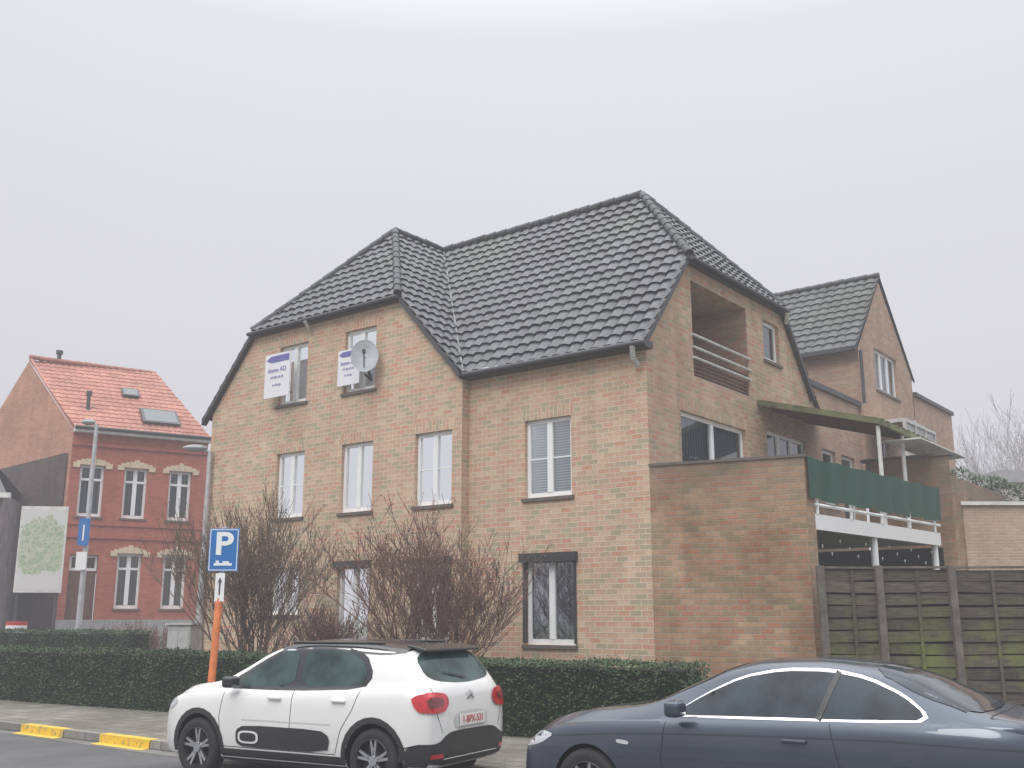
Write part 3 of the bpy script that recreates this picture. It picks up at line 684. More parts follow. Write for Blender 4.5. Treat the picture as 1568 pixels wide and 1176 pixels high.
# ---------------------------------------------------------------- garden fence
FE = empty("wooden_garden_fence")
def fence_mat():
    m, nt, b = newmat("mossy_boards")
    tc = N(nt, "ShaderNodeTexCoord"); mp = N(nt, "ShaderNodeMapping"); mp.inputs['Scale'].default_value = (1, 14, 1)
    nt.links.new(tc.outputs['UV'], mp.inputs[0])
    g = noise_tex(nt, 3, 6, vec=mp.outputs[0])
    gi = N(nt, "ShaderNodeNewGeometry")
    c = ramp(nt, g, [(.3, (.045, .04, .034)), (.7, (.135, .12, .10))])
    c = mix(nt, 'MULTIPLY', .8, c, ramp(nt, gi.outputs['Random Per Island'], [(0, (.6, .6, .6)), (1, (1.35, 1.3, 1.2))]))
    f = noise_tex(nt, 1.1, 7, rough=.75)
    sx = N(nt, "ShaderNodeSeparateXYZ"); nt.links.new(tc.outputs['Object'], sx.inputs[0])
    mr = N(nt, "ShaderNodeMapRange"); mr.inputs[1].default_value = 2.3; mr.inputs[2].default_value = 1.2; nt.links.new(sx.outputs[2], mr.inputs[0])
    ms = ramp(nt, f, [(.46, (0, 0, 0)), (.62, (.9, .9, .9))]); mm = mix(nt, 'MULTIPLY', 1, ms, mr.outputs[0])
    c = mix(nt, 'MIX', mm, c, (.15, .18, .045))
    nt.links.new(c, b.inputs['Base Color']); b.inputs['Roughness'].default_value = .9
    bump(nt, b, g, .5, .01); return m
M_fence = fence_mat()
fx = [5.12, 6.06, 7.27, 8.55, 9.9]; FY = 17.35
mb = MB(); mp_ = MB()
for i in range(len(fx) - 1):
    x0, x1 = fx[i] + .03, fx[i + 1] - .03
    for k in range(12):
        z = 2.44 - k * .197; tl = U(-.018, .018); yy = FY + (.0 if k % 2 else .03) + U(-.006, .006)
        mb.box((x0, yy, z + tl), (x1 - x0, 0, -tl * 2 + U(-.01, .01)), (0, .022, 0), (0, 0, U(.165, .185)))
    mb.box((x0 + (x1 - x0) * .5, FY - .035, .2), (.05, 0, 0), (0, .03, 0), (0, 0, 2.4))
    mp_.box((x0, FY - .02, 2.635), (x1 - x0, 0, U(-.015, .015)), (0, .1, 0), (0, 0, .035))
mb.build("boards", M_fence, FE)
for x in fx: mp_.box((x - .06, FY - .09, .1), (.115, 0, 0), (0, .11, 0), (U(-.03, .03), 0, 2.58))
mp_.build("posts", simple("fence_post", (.13, .115, .10), .9, var=.4, scale=4, bmp=.3), FE)
mb = MB(); mb.face([(5.1, 17.5, .1), (10, 17.5, .1), (10, 17.5, 2.6), (5.1, 17.5, 2.6)]); mb.build("backing", M_black, FE)

# ---------------------------------------------------------------- street furniture
M_blue = simple("sign_blue", (.012, .15, .45), .4, var=.06); M_signw = simple("sign_white", (.78, .79, .80), .4, var=.03)
M_orange = simple("post_orange", (.72, .22, .08), .5, var=.2, scale=9)
def text(body, size, loc, rot, mat, parent, ext=.002):
    cu = bpy.data.curves.new("lettering", 'FONT'); cu.body = body; cu.size = size; cu.extrude = ext; cu.align_x = 'CENTER'; cu.align_y = 'CENTER'
    cu.materials.append(mat); o = bpy.data.objects.new("lettering", cu); scene.collection.objects.link(o)
    o.location = loc; o.rotation_euler = rot; o.parent = parent; return o
PS = empty("parking_sign", (-4.62, 16.75, .12), 0)
mb = MB(); mb.tube((-.10, 0, 0), (.0, .0, 3.15), .038, n=12); mb.build("pole", M_galv, PS, True, 40)
mb = MB(); mb.tube((-.10, 0, 0), (-.035, 0, 2.02), .058, n=12)
mb.box((-.2, -.1, 0), (.22, 0, 0), (0, .2, 0), (0, 0, .03)); mb.build("orange_sleeve", M_orange, PS, True, 40)
mb = MB(); mb.box((-.235, -.06, 2.44), (.48, 0, 0), (0, .012, 0), (0, 0, .68)); bevel(cleanb(mb.build("plate", M_blue, PS)), .004)
mb = MB()
for (x0, x1, a, b_) in ((-.22, .23, 2.455, 2.467), (-.22, .23, 3.093, 3.105), (-.22, -.208, 2.467, 3.093), (.218, .23, 2.467, 3.093)):
    mb.box((x0, -.064, a), (x1 - x0, 0, 0), (0, .004, 0), (0, 0, b_ - a))
mb.box((-.14, -.064, 2.53), (.29, 0, 0), (0, .004, 0), (0, 0, .04)); mb.box((-.11, -.064, 2.57), (.05, 0, 0), (0, .004, 0), (0, 0, .04)); mb.box((.0, -.064, 2.57), (.1, 0, 0), (0, .004, 0), (0, 0, .03))
mb.build("border", M_signw, PS)
pt = text("P", .50, (.005, -.064, 2.86), (math.pi / 2, 0, 0), M_signw, PS); pt.scale = (1.15, 1, 1); pt.data.offset = .012
mb = MB(); mb.box((-.1, -.055, 1.97), (.15, 0, 0), (0, .01, 0), (0, 0, .44)); bevel(cleanb(mb.build("sub_plate", M_signw, PS)), .004)
mb = MB(); mb.tube((-.025, -.058, 2.08), (-.025, -.058, 2.3), .012, n=6); mb.tube((-.025, -.058, 2.28), (-.025, -.058, 2.34), .035, .004, 6); mb.build("arrow", M_dark, PS)

def lamp(name, loc, H, head, s=1):
    g = empty(name, loc); mb = MB(); mb.tube((0, 0, 0), (0, 0, 1.2), .11 * s, .1 * s, 12); mb.tube((0, 0, 1.2), (0, 0, H), .085 * s, .05 * s, 12)
    mb.tube((0, 0, H - .02), (head[0] * .4, head[1] * .4, H + .06), .035 * s, n=8); mb.build("pole", M_galv, g, True, 40)
    mb = MB(); hx, hy = head; d = V((hx, hy, 0)); L = d.length; d.normalize(); nn = V((d.y, -d.x, 0))
    prof = [(.1, .05, .03), (.3, .13, .06), (.6, .15, .07), (.85, .13, .05), (1.0, .05, .02)]; prev = None
    for (t, w, h) in prof:
        c_ = V((0, 0, H + .07)) + d * L * t; ring = [c_ + nn * w * s * math.cos(k * math.pi / 4) + up * h * s * 1.3 * math.sin(k * math.pi / 4) for k in range(8)]
        if prev:
            for k in range(8): mb.face([prev[k], prev[(k + 1) % 8], ring[(k + 1) % 8], ring[k]])
        else: mb.face(ring)
        prev = ring
    mb.face(prev); mb.build("luminaire", simple("lamp_head", (.33, .34, .36), .5), g, True)
    return g
L1 = lamp("street_lamp", (-13.5, 33, 0), 7.95, (-.45, -.1), 1.15)
mb = MB(); mb.box((-.2, -.2, 4.05), (.36, 0, 0), (0, .015, 0), (0, 0, .85)); mb.build("blue_sign", M_blue, L1)
mb = MB(); mb.box((-.05, -.21, 4.2), (.05, 0, 0), (0, .005, 0), (0, 0, .5)); mb.box((-.19, -.2, 3.3), (.33, 0, 0), (0, .015, 0), (0, 0, .55)); mb.build("white_plate", M_signw, L1)
L2 = lamp("street_lamp", (-7.83, 26.5, 0), 6.05, (-.68, -.1), 1.1)
MP = empty("town_map_board", (-15.35, 34, 0), math.radians(8))
def mapmat():
    m, nt, b = newmat("town_map")
    v = N(nt, "ShaderNodeTexVoronoi"); v.feature = 'DISTANCE_TO_EDGE'; v.inputs['Scale'].default_value = 6
    tc = N(nt, "ShaderNodeTexCoord"); nt.links.new(tc.outputs['Object'], v.inputs['Vector'])
    sx = N(nt, "ShaderNodeVectorMath", operation='DISTANCE'); nt.links.new(tc.outputs['Object'], sx.inputs[0]); sx.inputs[1].default_value = (.05, 0, 4.1)
    f = noise_tex(nt, 2.6, 5, rough=.7)
    ad = N(nt, "ShaderNodeMath", operation='MULTIPLY_ADD'); nt.links.new(f, ad.inputs[0]); ad.inputs[1].default_value = .9; nt.links.new(sx.outputs['Value'], ad.inputs[2])
    c = ramp(nt, noise_tex(nt, 9, 4), [(.4, (.30, .40, .25)), (.6, (.46, .48, .38))])
    c = mix(nt, 'MIX', ramp(nt, v.outputs['Distance'], [(.02, (1, 1, 1)), (.05, (0, 0, 0))]), c, (.58, .56, .52))
    th = N(nt, "ShaderNodeMath", operation='GREATER_THAN'); nt.links.new(ad.outputs[0], th.inputs[0]); th.inputs[1].default_value = 1.38
    c = mix(nt, 'MIX', th.outputs[0], c, (.60, .60, .59))
    nt.links.new(c, b.inputs['Base Color']); b.inputs['Roughness'].default_value = .4; return m
mb = MB(); mb.box((-.72, -.05, 2.62), (1.46, 0, 0), (0, .05, 0), (0, 0, 2.78)); mb.build("panel", M_whited, MP)
mb = MB(); mb.box((-.66, -.056, 2.7), (1.34, 0, 0), (0, .004, 0), (0, 0, 2.6)); mb.build("map", mapmat(), MP)
mb = MB(); mb.tube((-.6, .03, 0), (-.6, .03, 5.3), .05); mb.tube((.6, .03, 0), (.6, .03, 5.3), .05); mb.build("posts", M_gutter, MP)
UC = empty("utility_cabinet", (-7.6, 24.6, .12), math.radians(-20))
mb = MB(); mb.abox(-.32, .32, -.2, .2, 0, 1.55); bevel(cleanb(mb.build("cabinet", simple("cab_grey", (.38, .39, .38), .6), UC)), .03)
mb = MB(); mb.abox(-.28, -.01, -.212, -.2, .12, 1.4); mb.abox(.01, .28, -.212, -.2, .12, 1.4); mb.abox(-.36, .36, -.24, .24, 1.552, 1.6); mb.build("doors", simple("cab_grey2", (.42, .43, .42), .6), UC)
TC = empty("red_white_litter_bin", (-15.2, 32.5, 0))
mb = MB(); mb.tube((0, 0, .9), (0, 0, 1.35), .28, .30, 16); mb.tube((0, 0, 1.6), (0, 0, 1.72), .3, .3, 16); mb.build("body_red", simple("bin_red", (.5, .05, .05), .5), TC)
mb = MB(); mb.tube((0, 0, 1.35), (0, 0, 1.6), .3, .3, 16); mb.tube((0, 0, 0), (0, 0, .9), .05); mb.build("body_white", M_signw, TC)

# ---------------------------------------------------------------- cars
def pchip(keys):
    keys = sorted(keys); xs = [k[0] for k in keys]; ys = [k[1] for k in keys]; n = len(xs)
    h = [xs[i + 1] - xs[i] for i in range(n - 1)]; dl = [(ys[i + 1] - ys[i]) / h[i] for i in range(n - 1)]
    m = [dl[0]] + [0] * (n - 2) + [dl[-1]]
    for i in range(1, n - 1):
        if dl[i - 1] * dl[i] > 0:
            w1 = 2 * h[i] + h[i - 1]; w2 = h[i] + 2 * h[i - 1]; m[i] = (w1 + w2) / (w1 / dl[i - 1] + w2 / dl[i])
    def f(x):
        x = min(max(x, xs[0]), xs[-1]); i = 0
        while i < n - 2 and x > xs[i + 1]: i += 1
        t = (x - xs[i]) / h[i]
        return (2 * t**3 - 3 * t**2 + 1) * ys[i] + (t**3 - 2 * t**2 + t) * h[i] * m[i] + (-2 * t**3 + 3 * t**2) * ys[i + 1] + (t**3 - t**2) * h[i] * m[i + 1]
    return f
class Car:
    def __init__(s, name, loc, rz, P):
        s.g = empty(name, loc, rz); s.P = P; s.g.scale = P.get("scale", (1, 1, 1))
        zr, belt, W, zb, Wt = [pchip(P[k]) for k in ("zr", "belt", "W", "zb", "Wt")]
        x0, x1 = P["x"]; n = 110; xs = [x0 + (x1 - x0) * (.5 - .5 * math.cos(math.pi * i / n)) * .35 + (x1 - x0) * (i / n) * .65 for i in range(n + 1)]
        bm = bmesh.new(); rings = []
        for x in xs:
            b, r, w, z0, wt = belt(x), zr(x), W(x), zb(x), Wt(x)
            r = max(r, b + .03); h = r - b; wb = w * .91
            sec = [(0, z0), (w * .6, z0)]
            for fz, fw in ((0, .86), (.05, .93), (.14, .965), (.28, .985), (.45, 1.0), (.62, 1.0), (.78, .992), (.88, .985), (.95, .968), (1, .94)):
                sec.append((w * fw, z0 + (b - z0) * fz))
            for t in (.06, .2, .35, .5, .65, .8, .92, 1):
                sec.append((wb + (wt - wb) * t + .012 * math.sin(math.pi * t), b + h * (.02 + .82 * t)))
            for dy, fz in ((.03, .885), (.08, .93), (.15, .96)): sec.append((max(wt - dy, .1), b + h * fz))
            sec += [(wt * .55, b + h * .985), (wt * .28, b + h * .997), (0, r)]
            full = [(y, z) for y, z in sec] + [(-y, z) for y, z in sec[-2:0:-1]]
            rings.append([bm.verts.new((x, y, z)) for y, z in full])
        m = len(rings[0])
        for i in range(len(rings) - 1):
            for j in range(m): bm.faces.new((rings[i][j], rings[i][(j + 1) % m], rings[i + 1][(j + 1) % m], rings[i + 1][j]))
        bm.faces.new(rings[0]); bm.faces.new(rings[-1])
        bmesh.ops.recalc_face_normals(bm, faces=bm.faces)
        s.bvh = BVHTree.FromBMesh(bm)
        me = bpy.data.meshes.new("body"); bm.to_mesh(me); bm.free()
        me.materials.append(P["paint"]); me.materials.append(M_black)
        s.body = bpy.data.objects.new("body", me); scene.collection.objects.link(s.body)
        cm = MB(); Ra = P["arch"]
        for ax in P["axles"]:
            for sg in (1, -1): cm.tube((ax, sg * (P["track"] - .26), P["wr"]), (ax, sg * 1.3, P["wr"]), Ra, n=40)
        cut = cm.build("cutter", M_black); cleanb(cut)
        md = s.body.modifiers.new("bool", 'BOOLEAN'); md.object = cut; md.operation = 'DIFFERENCE'; md.solver = 'EXACT'
        bpy.context.view_layer.update()
        dg = bpy.context.evaluated_depsgraph_get(); new = bpy.data.meshes.new_from_object(s.body.evaluated_get(dg))
        s.body.modifiers.clear(); s.body.data = new; bpy.data.objects.remove(cut)
        while len(new.materials) < 2: new.materials.append(M_black)
        new.materials[0] = P["paint"]; new.materials[1] = M_black
        for p in new.polygons:
            c = p.center; k = 0
            for ax in P["axles"]:
                if math.hypot(c.x - ax, c.z - P["wr"]) < Ra + .001 and abs(c.y) > P["track"] - .27 and c.z < P["wr"] + Ra:
                    k = 1
            p.material_index = k
        new.shade_smooth(); new.set_sharp_from_angle(angle=math.radians(32)); s.body.parent = s.g
        for ax in P["axles"]:
            for sg in (1, -1): s.wheel(ax, sg)
    def proj(s, a, b, mode, sg, off):
        if mode == 'side': o, d = V((a, 3 * sg, b)), V((0, -sg, 0))
        elif mode == 'rear': o, d = V((-5, a, b)), V((1, 0, 0))
        elif mode == 'front': o, d = V((5, a, b)), V((-1, 0, 0))
        else: o, d = V((a, b, 4)), V((0, 0, -1))
        h = s.bvh.ray_cast(o, d)
        if h[0] is None:
            h = s.bvh.find_nearest(o + d * (2.2 if mode == 'side' else 3))
        n = h[1]
        if n.dot(d) > 0: n = -n
        return h[0] + n * off
    def decal(s, name, poly, mode, mat, off=.004, smooth=2, both=True, cell=.045, mirror=False):
        pts = list(poly)
        for _ in range(smooth):
            q = []
            for i in range(len(pts)):
                a, b = pts[i], pts[(i + 1) % len(pts)]
                q += [(a[0] * .8 + b[0] * .2, a[1] * .8 + b[1] * .2), (a[0] * .2 + b[0] * .8, a[1] * .2 + b[1] * .8)]
            pts = q
        for sg in ((1, -1) if (mode == 'side' and both) else (1,)):
            pp = [(a * (-1 if mirror else 1), b) for a, b in pts] if mode != 'top' else pts
            bm = bmesh.new(); bm.faces.new([bm.verts.new((a, b, 0)) for a, b in pp])
            for k in (0, 1):
                lo = min(p[k] for p in pp); hi = max(p[k] for p in pp); c = lo + cell
                while c < hi:
                    co = V((0, 0, 0)); co[k] = c; no = V((0, 0, 0)); no[k] = 1
                    bmesh.ops.bisect_plane(bm, geom=bm.verts[:] + bm.edges[:] + bm.faces[:], plane_co=co, plane_no=no); c += cell
            bmesh.ops.triangulate(bm, faces=bm.faces)
            for v in bm.verts: v.co = s.proj(v.co.x, v.co.y, mode, sg, off)
            bmesh.ops.recalc_face_normals(bm, faces=bm.faces)
            me = bpy.data.meshes.new(name); bm.to_mesh(me); bm.free(); me.materials.append(mat); me.shade_smooth()
            ob = bpy.data.objects.new(name, me); scene.collection.objects.link(ob); ob.parent = s.g
    def line(s, name, pts, mode, mat, w=.007, off=.003, both=True):
        for sg in ((1, -1) if (mode == 'side' and both) else (1,)):
            mb = MB(); dense = []
            for i in range(len(pts) - 1):
                a, b = V(pts[i]), V(pts[i + 1]); n = max(1, int((b - a).length / .04))
                dense += [a.lerp(b, k / n) for k in range(n)]
            dense.append(V(pts[-1]))
            for i in range(len(dense) - 1):
                a, b = dense[i], dense[i + 1]; t = (b - a).normalized(); nn = V((-t.y, t.x)) * w / 2
                mb.face([s.proj(*(a - nn), mode, sg, off), s.proj(*(a + nn), mode, sg, off), s.proj(*(b + nn), mode, sg, off), s.proj(*(b - nn), mode, sg, off)])
            mb.build(name, mat, s.g)
    def wheel(s, ax, sg):
        P = s.P; r = P["wr"]; y0 = P["track"]; z = r; g = s.g
        def lathe(prof, mat, name, n=40):
            mb = MB(); prev = None
            for (rr, yy) in prof:
                ring = [(ax + rr * math.cos(2 * math.pi * k / n), sg * (y0 + yy), z + rr * math.sin(2 * math.pi * k / n)) for k in range(n)]
                if prev:
                    for k in range(n): mb.face([prev[k], prev[(k + 1) % n], ring[(k + 1) % n], ring[k]])
                prev = ring
            ob = mb.build(name, mat, g); cleanb(ob); ob.data.shade_smooth(); ob.data.set_sharp_from_angle(angle=math.radians(40))
        lathe([(.66 * r, -.03), (.69 * r, -.005), (.80 * r, .004), (.92 * r, -.004), (.985 * r, -.03), (r, -.06), (r, -.16), (.95 * r, -.2), (.6 * r, -.2)], M_tyre, "tyre")
        lathe([(.685 * r, -.004), (.66 * r, .0), (.63 * r, -.03), (.60 * r, -.10), (.2 * r, -.11), (.001, -.11)], P["rimdark"], "rim_barrel")
        mb = MB(); ns = P["spokes"]
        for k in range(ns):
            t = 2 * math.pi * k / ns + .3
            for dt in ((-.17, .17) if ns < 8 else (0,)):
                a = V((math.cos(t), 0, math.sin(t))); bdir = V((math.cos(t + dt), 0, math.sin(t + dt))); pr = V((-math.sin(t), 0, math.cos(t)))
                p0 = V((ax, sg * (y0 - .03), z)) + a * r * .1; p1 = V((ax, sg * (y0 - .018), z)) + bdir * r * .66
                w0, w1 = pr * r * .06, pr * r * .04; dy = V((0, -sg * .03, 0))
                mb.face([p0 - w0, p0 + w0, p1 + w1, p1 - w1]); mb.face([p0 - w0, p1 - w1, p1 - w1 + dy, p0 - w0 + dy]); mb.face([p0 + w0, p1 + w1, p1 + w1 + dy, p0 + w0 + dy])
        mb.tube((ax, sg * (y0 - .06), z), (ax, sg * (y0 - .012), z), r * .2, r * .16, 20); mb.build("spokes", P["rim"], g)
M_tyre = simple("tyre_rubber", (.022, .022, .024), .8, bmp=.2)
M_alloy = simple("alloy", (.55, .56, .58), .3, .85, var=.05)
M_alloyd = simple("alloy_dark", (.05, .05, .055), .4, .5)
M_cw = simple("car_paint_white", (.74, .74, .735), .25, 0, var=.03, scale=2, coat=.9)
M_cblk = simple("car_paint_black", (.018, .019, .022), .25, 0, var=.1, coat=.5)
M_clad = simple("black_plastic", (.028, .029, .031), .55, 0)
M_cblue = simple("car_paint_blue_grey", (.052, .068, .098), .30, .5, var=.06, scale=2, coat=.9)
M_chrome = simple("chrome", (.75, .76, .78), .18, 1, var=.02)
def cglass(name, c):
    m, nt, b = newmat(name)
    nt.links.new(ramp(nt, noise_tex(nt, 2.6, 4), [(.38, tuple(x * .35 for x in c)), (.62, c)]), b.inputs['Base Color'])
    b.inputs['Roughness'].default_value = .04; b.inputs['Specular IOR Level'].default_value = .4
    return m
M_cgl = cglass("car_glass_green", (.05, .09, .085)); M_cgl2 = cglass("car_glass_grey", (.03, .045, .06))
M_red = simple("tail_lamp_red", (.50, .012, .02), .12, var=.3, scale=14, coat=1)
M_redd = simple("tail_lamp_dark", (.16, .005, .01), .12, var=.3, coat=1)
M_lamp = simple("lamp_clear", (.55, .57, .6), .12, .3, coat=1)
M_platew = simple("number_plate", (.72, .72, .70), .4, var=.03); M_pred = simple("plate_red", (.5, .05, .05), .5)
M_gap = simple("panel_gap", (.02, .02, .022), .7)

car = Car("white_hatchback_car", (-2.24, 13.12, 0), math.radians(151), dict(
    x=(-2.0, 2.0), paint=M_cw, arch=.365, axles=(-1.3, 1.24), track=.865, wr=.315, rim=M_alloy, rimdark=M_alloyd, spokes=5, scale=(1.02, 1.02, 1.07),
    zr=[(-2.0, .62), (-1.99, .84), (-1.955, 1.0), (-1.90, 1.07), (-1.84, 1.13), (-1.74, 1.27), (-1.64, 1.385), (-1.56, 1.42), (-1.35, 1.44), (-.8, 1.478), (-.3, 1.485), (.1, 1.46), (.4, 1.38), (.75, 1.20), (1.02, 1.065), (1.2, 1.02), (1.6, .97), (1.85, .88), (1.95, .78), (2.0, .62)],
    belt=[(-2.0, .58), (-1.985, .82), (-1.93, .96), (-1.6, 1.02), (-1.0, .99), (0, .95), (.9, .93), (1.4, .90), (1.8, .80), (1.96, .67), (2.0, .56)],
    W=[(-2.0, .62), (-1.98, .73), (-1.90, .81), (-1.7, .86), (-1.3, .875), (0, .872), (1.2, .87), (1.6, .83), (1.85, .74), (1.96, .62), (2.0, .48)],
    zb=[(-2.0, .34), (-1.9, .25), (-1.5, .2), (1.5, .2), (1.9, .22), (2.0, .3)],
    Wt=[(-2.0, .5), (-1.85, .66), (-1.6, .63), (-.5, .63), (.2, .61), (.6, .62), (1.1, .66), (1.6, .58), (2.0, .35)]))
car.decal("side_window", [(.80, .99), (.42, 1.22), (.15, 1.345), (-.10, 1.385), (-.14, .985)], 'side', M_cgl, .006, 1)
car.decal("side_window", [(-.22, .99), (-.20, 1.385), (-.65, 1.385), (-.98, 1.31), (-1.14, 1.16), (-1.08, 1.04)], 'side', M_cgl, .006, 1)
car.decal("window_surround", [(1.02, .955), (.45, 1.26), (.16, 1.39), (-.2, 1.425), (-.7, 1.425), (-1.05, 1.35), (-1.22, 1.14), (-1.12, 1.0), (-.1, .955)], 'side', M_cblk, .003, 1)
car.decal("roof_panel", [(.32, -.58), (.36, 0), (.32, .58), (-.2, .64), (-.9, .65), (-1.3, .65), (-1.60, .62), (-1.63, 0), (-1.60, -.62), (-1.3, -.65), (-.9, -.65), (-.2, -.64)], 'top', M_cblk, .004, 1)
car.decal("windscreen", [(1.0, -.66), (1.05, 0), (1.0, .66), (.40, .56), (.36, 0), (.40, -.56)], 'top', M_cgl, .004, 1)
car.decal("rear_window", [(-.66, 1.10), (-.62, 1.36), (0, 1.385), (.62, 1.36), (.66, 1.10), (0, 1.05)], 'rear', M_cgl, .005, 2)
mb = MB(); mb.box((-1.76, -.56, 1.375), (.25, 0, .045), (0, 1.12, 0), (0, 0, .03)); bevel(cleanb(mb.build("spoiler", M_cblk, car.g)), .012)
for sg in (1, -1):
    mb = MB(); mb.tube((.05, sg * .60, 1.455), (-1.25, sg * .61, 1.46), .016); mb.build("roof_rail", M_cblk, car.g, True)
    m2 = MB(); m2.box((.62, sg * .83, .97), (.16, 0, 0), (0, sg * .17, 0), (0, 0, .12)); bevel(cleanb(m2.build("mirror", M_cblk, car.g)), .035, 3)
def arc(ax, z, r, a0, a1, n=14): return [(ax + r * math.cos(math.radians(a0 + (a1 - a0) * k / n)), z + r * math.sin(math.radians(a0 + (a1 - a0) * k / n))) for k in range(n + 1)]
for ax in (-1.3, 1.24):
    car.decal("arch_cladding", arc(ax, .315, .425, -8, 188) + arc(ax, .315, .367, 188, -8), 'side', M_clad, .006, 0)
car.decal("sill_cladding", [(-.93, .21), (-.93, .33), (.86, .33), (.86, .21)], 'side', M_clad, .006, 0)
car.decal("airbump", [(-.70, .36), (-.74, .52), (-.60, .585), (.50, .585), (.62, .53), (.62, .40), (.52, .36)], 'side', M_clad, .012, 1)
car.decal("airbump_ring", [(.28, .40), (.28, .53), (.58, .53), (.58, .40)], 'side', M_cw, .018, 2)
car.decal("airbump_ring_in", [(.31, .42), (.31, .51), (.55, .51), (.55, .42)], 'side', M_clad, .022, 2)
car.line("door_gap", [(.86, .36), (.90, .66), (.86, .95)], 'side', M_gap); car.line("door_gap", [(-.16, .34), (-.17, .97)], 'side', M_gap)
car.line("door_gap", [(-.80, .36), (-.88, .60), (-1.02, .80), (-1.10, .99)], 'side', M_gap); car.line("door_gap", [(.86, .35), (-.80, .35)], 'side', M_gap)
M_crs = simple("white_crease_shade", (.54, .54, .54), .3, var=.02, coat=.8)
car.line("crease", [(-.75, .64), (.55, .64)], 'side', M_crs, w=.012)
for x in (.06, -.85):
    for sg in (1, -1):
        m2 = MB(); m2.box((x - .08, sg * .862, .865), (.19, 0, .0), (0, sg * .035, 0), (0, 0, .03)); bevel(cleanb(m2.build("door_handle", M_cw, car.g)), .01)
for mir in (False, True):
    car.decal("tail_lamp", [(.83, .79), (.84, .95), (.72, .985), (.50, .97), (.45, .88), (.54, .79)], 'rear', M_red, .02, 2, mirror=mir)
    car.decal("tail_lamp_inner", [(.78, .84), (.78, .92), (.68, .94), (.57, .92), (.57, .86)], 'rear', M_redd, .026, 2, mirror=mir)
car.decal("tail_lamp_side", [(-1.99, .79), (-1.99, .96), (-1.86, .97), (-1.80, .90), (-1.84, .80)], 'side', M_red, .02, 2)
car.decal("rear_bumper", [(-.83, .28), (-.86, .50), (-.66, .50), (-.50, .58), (-.36, .60), (.36, .60), (.50, .58), (.66, .50), (.86, .50), (.83, .28)], 'rear', M_clad, .008, 1)
car.decal("rear_bumper_side", [(-1.99, .28), (-1.99, .50), (-1.72, .46), (-1.66, .28)], 'side', M_clad, .007, 0)
car.decal("plate_recess", [(-.34, .60), (-.34, .78), (.34, .78), (.34, .60)], 'rear', M_crs, .006, 1)
car.line("hatch_gap", [(-.58, .60), (-.66, .76), (-.68, 1.03)], 'rear', M_gap); car.line("hatch_gap", [(.58, .60), (.66, .76), (.68, 1.03)], 'rear', M_gap)
for zz in (.895, .94):
    car.line("badge", [(-.07, zz), (0, zz + .035), (.07, zz)], 'rear', M_chrome, w=.022, off=.012)
mb = MB(); mb.box((-2.022, -.26, .64), (.012, 0, .0), (0, .52, 0), (0, 0, .11)); mb.build("number_plate", M_platew, car.g)
text("1-BPX-531", .10, (-2.025, 0, .695), (math.pi / 2, 0, -math.pi / 2), M_pred, car.g)
for mir in (False, True): car.decal("fog_reflector", [(.58, .36), (.74, .36), (.74, .40), (.58, .40)], 'rear', M_red, .014, 0, mirror=mir)
car.line("wiper", [(-.05, 1.10), (.32, 1.16)], 'rear', M_gap, w=.018, off=.02)
car.decal("head_lamp", [(1.97, .70), (1.95, .80), (1.72, .84), (1.62, .78), (1.75, .70)], 'side', M_lamp, .006, 1)
car.line("aerial", [(-1.2, 0), (-1.1, 0)], 'top', M_clad, w=.02, off=.03)

bm_ = Car("blue_grey_coupe_car", (2.34, 9.70, 0), math.radians(147), dict(
    x=(-2.29, 2.29), paint=M_cblue, arch=.36, axles=(-1.33, 1.43), track=.885, wr=.325, rim=M_alloy, rimdark=M_alloyd, spokes=9, scale=(1.0, 1.0, 1.085),
    zr=[(-2.29, .62), (-2.27, .84), (-2.2, .985), (-1.98, 1.03), (-1.85, 1.055), (-1.6, 1.16), (-1.3, 1.285), (-.95, 1.36), (-.5, 1.39), (-.15, 1.38), (.15, 1.325), (.52, 1.18), (.90, 1.02), (1.1, .985), (1.6, .93), (2.0, .83), (2.2, .71), (2.29, .55)],
    belt=[(-2.29, .58), (-2.25, .82), (-2.15, .93), (-1.8, .965), (-1.0, .95), (0, .92), (.8, .89), (1.4, .85), (1.9, .76), (2.2, .61), (2.29, .50)],
    W=[(-2.29, .60), (-2.24, .74), (-2.1, .83), (-1.8, .88), (-1.3, .90), (0, .89), (1.3, .89), (1.8, .85), (2.1, .74), (2.24, .60), (2.29, .45)],
    zb=[(-2.29, .34), (-2.1, .24), (-1.6, .19), (1.6, .19), (2.1, .2), (2.29, .28)],
    Wt=[(-2.29, .55), (-2.1, .72), (-1.8, .71), (-1.3, .62), (-.5, .59), (0, .585), (.5, .62), (.95, .70), (1.6, .62), (2.29, .35)]))
dlo = [(.62, .945), (.34, 1.10), (.02, 1.235), (-.32, 1.295), (-.72, 1.300), (-1.02, 1.255), (-1.30, 1.15), (-1.48, 1.03), (-1.40, .985), (0, .955)]
cx_, cz_ = -.42, 1.1
bm_.decal("window_trim", [(cx_ + (x - cx_) * 1.035, cz_ + (z - cz_) * 1.12) for x, z in dlo], 'side', M_chrome, .003, 1)
bm_.decal("side_window", dlo, 'side', M_cgl2, .007, 1)
bm_.line("b_pillar", [(-.66, .965), (-.80, 1.30)], 'side', M_cblk, w=.045, off=.011)
bm_.decal("windscreen", [(.88, -.68), (.95, 0), (.88, .68), (.15, .55), (.05, 0), (.15, -.55)], 'top', M_cgl2, .004, 1)
bm_.decal("rear_window", [(-1.08, -.57), (-1.04, 0), (-1.08, .57), (-1.45, .68), (-1.84, .73), (-1.90, 0), (-1.84, -.73), (-1.45, -.68)], 'top', M_cgl2, .005, 1)
bm_.line("door_gap", [(.62, .30), (.70, .60), (.66, .89)], 'side', M_gap); bm_.line("door_gap", [(-.74, .35), (-.84, .62), (-.76, .94)], 'side', M_gap)
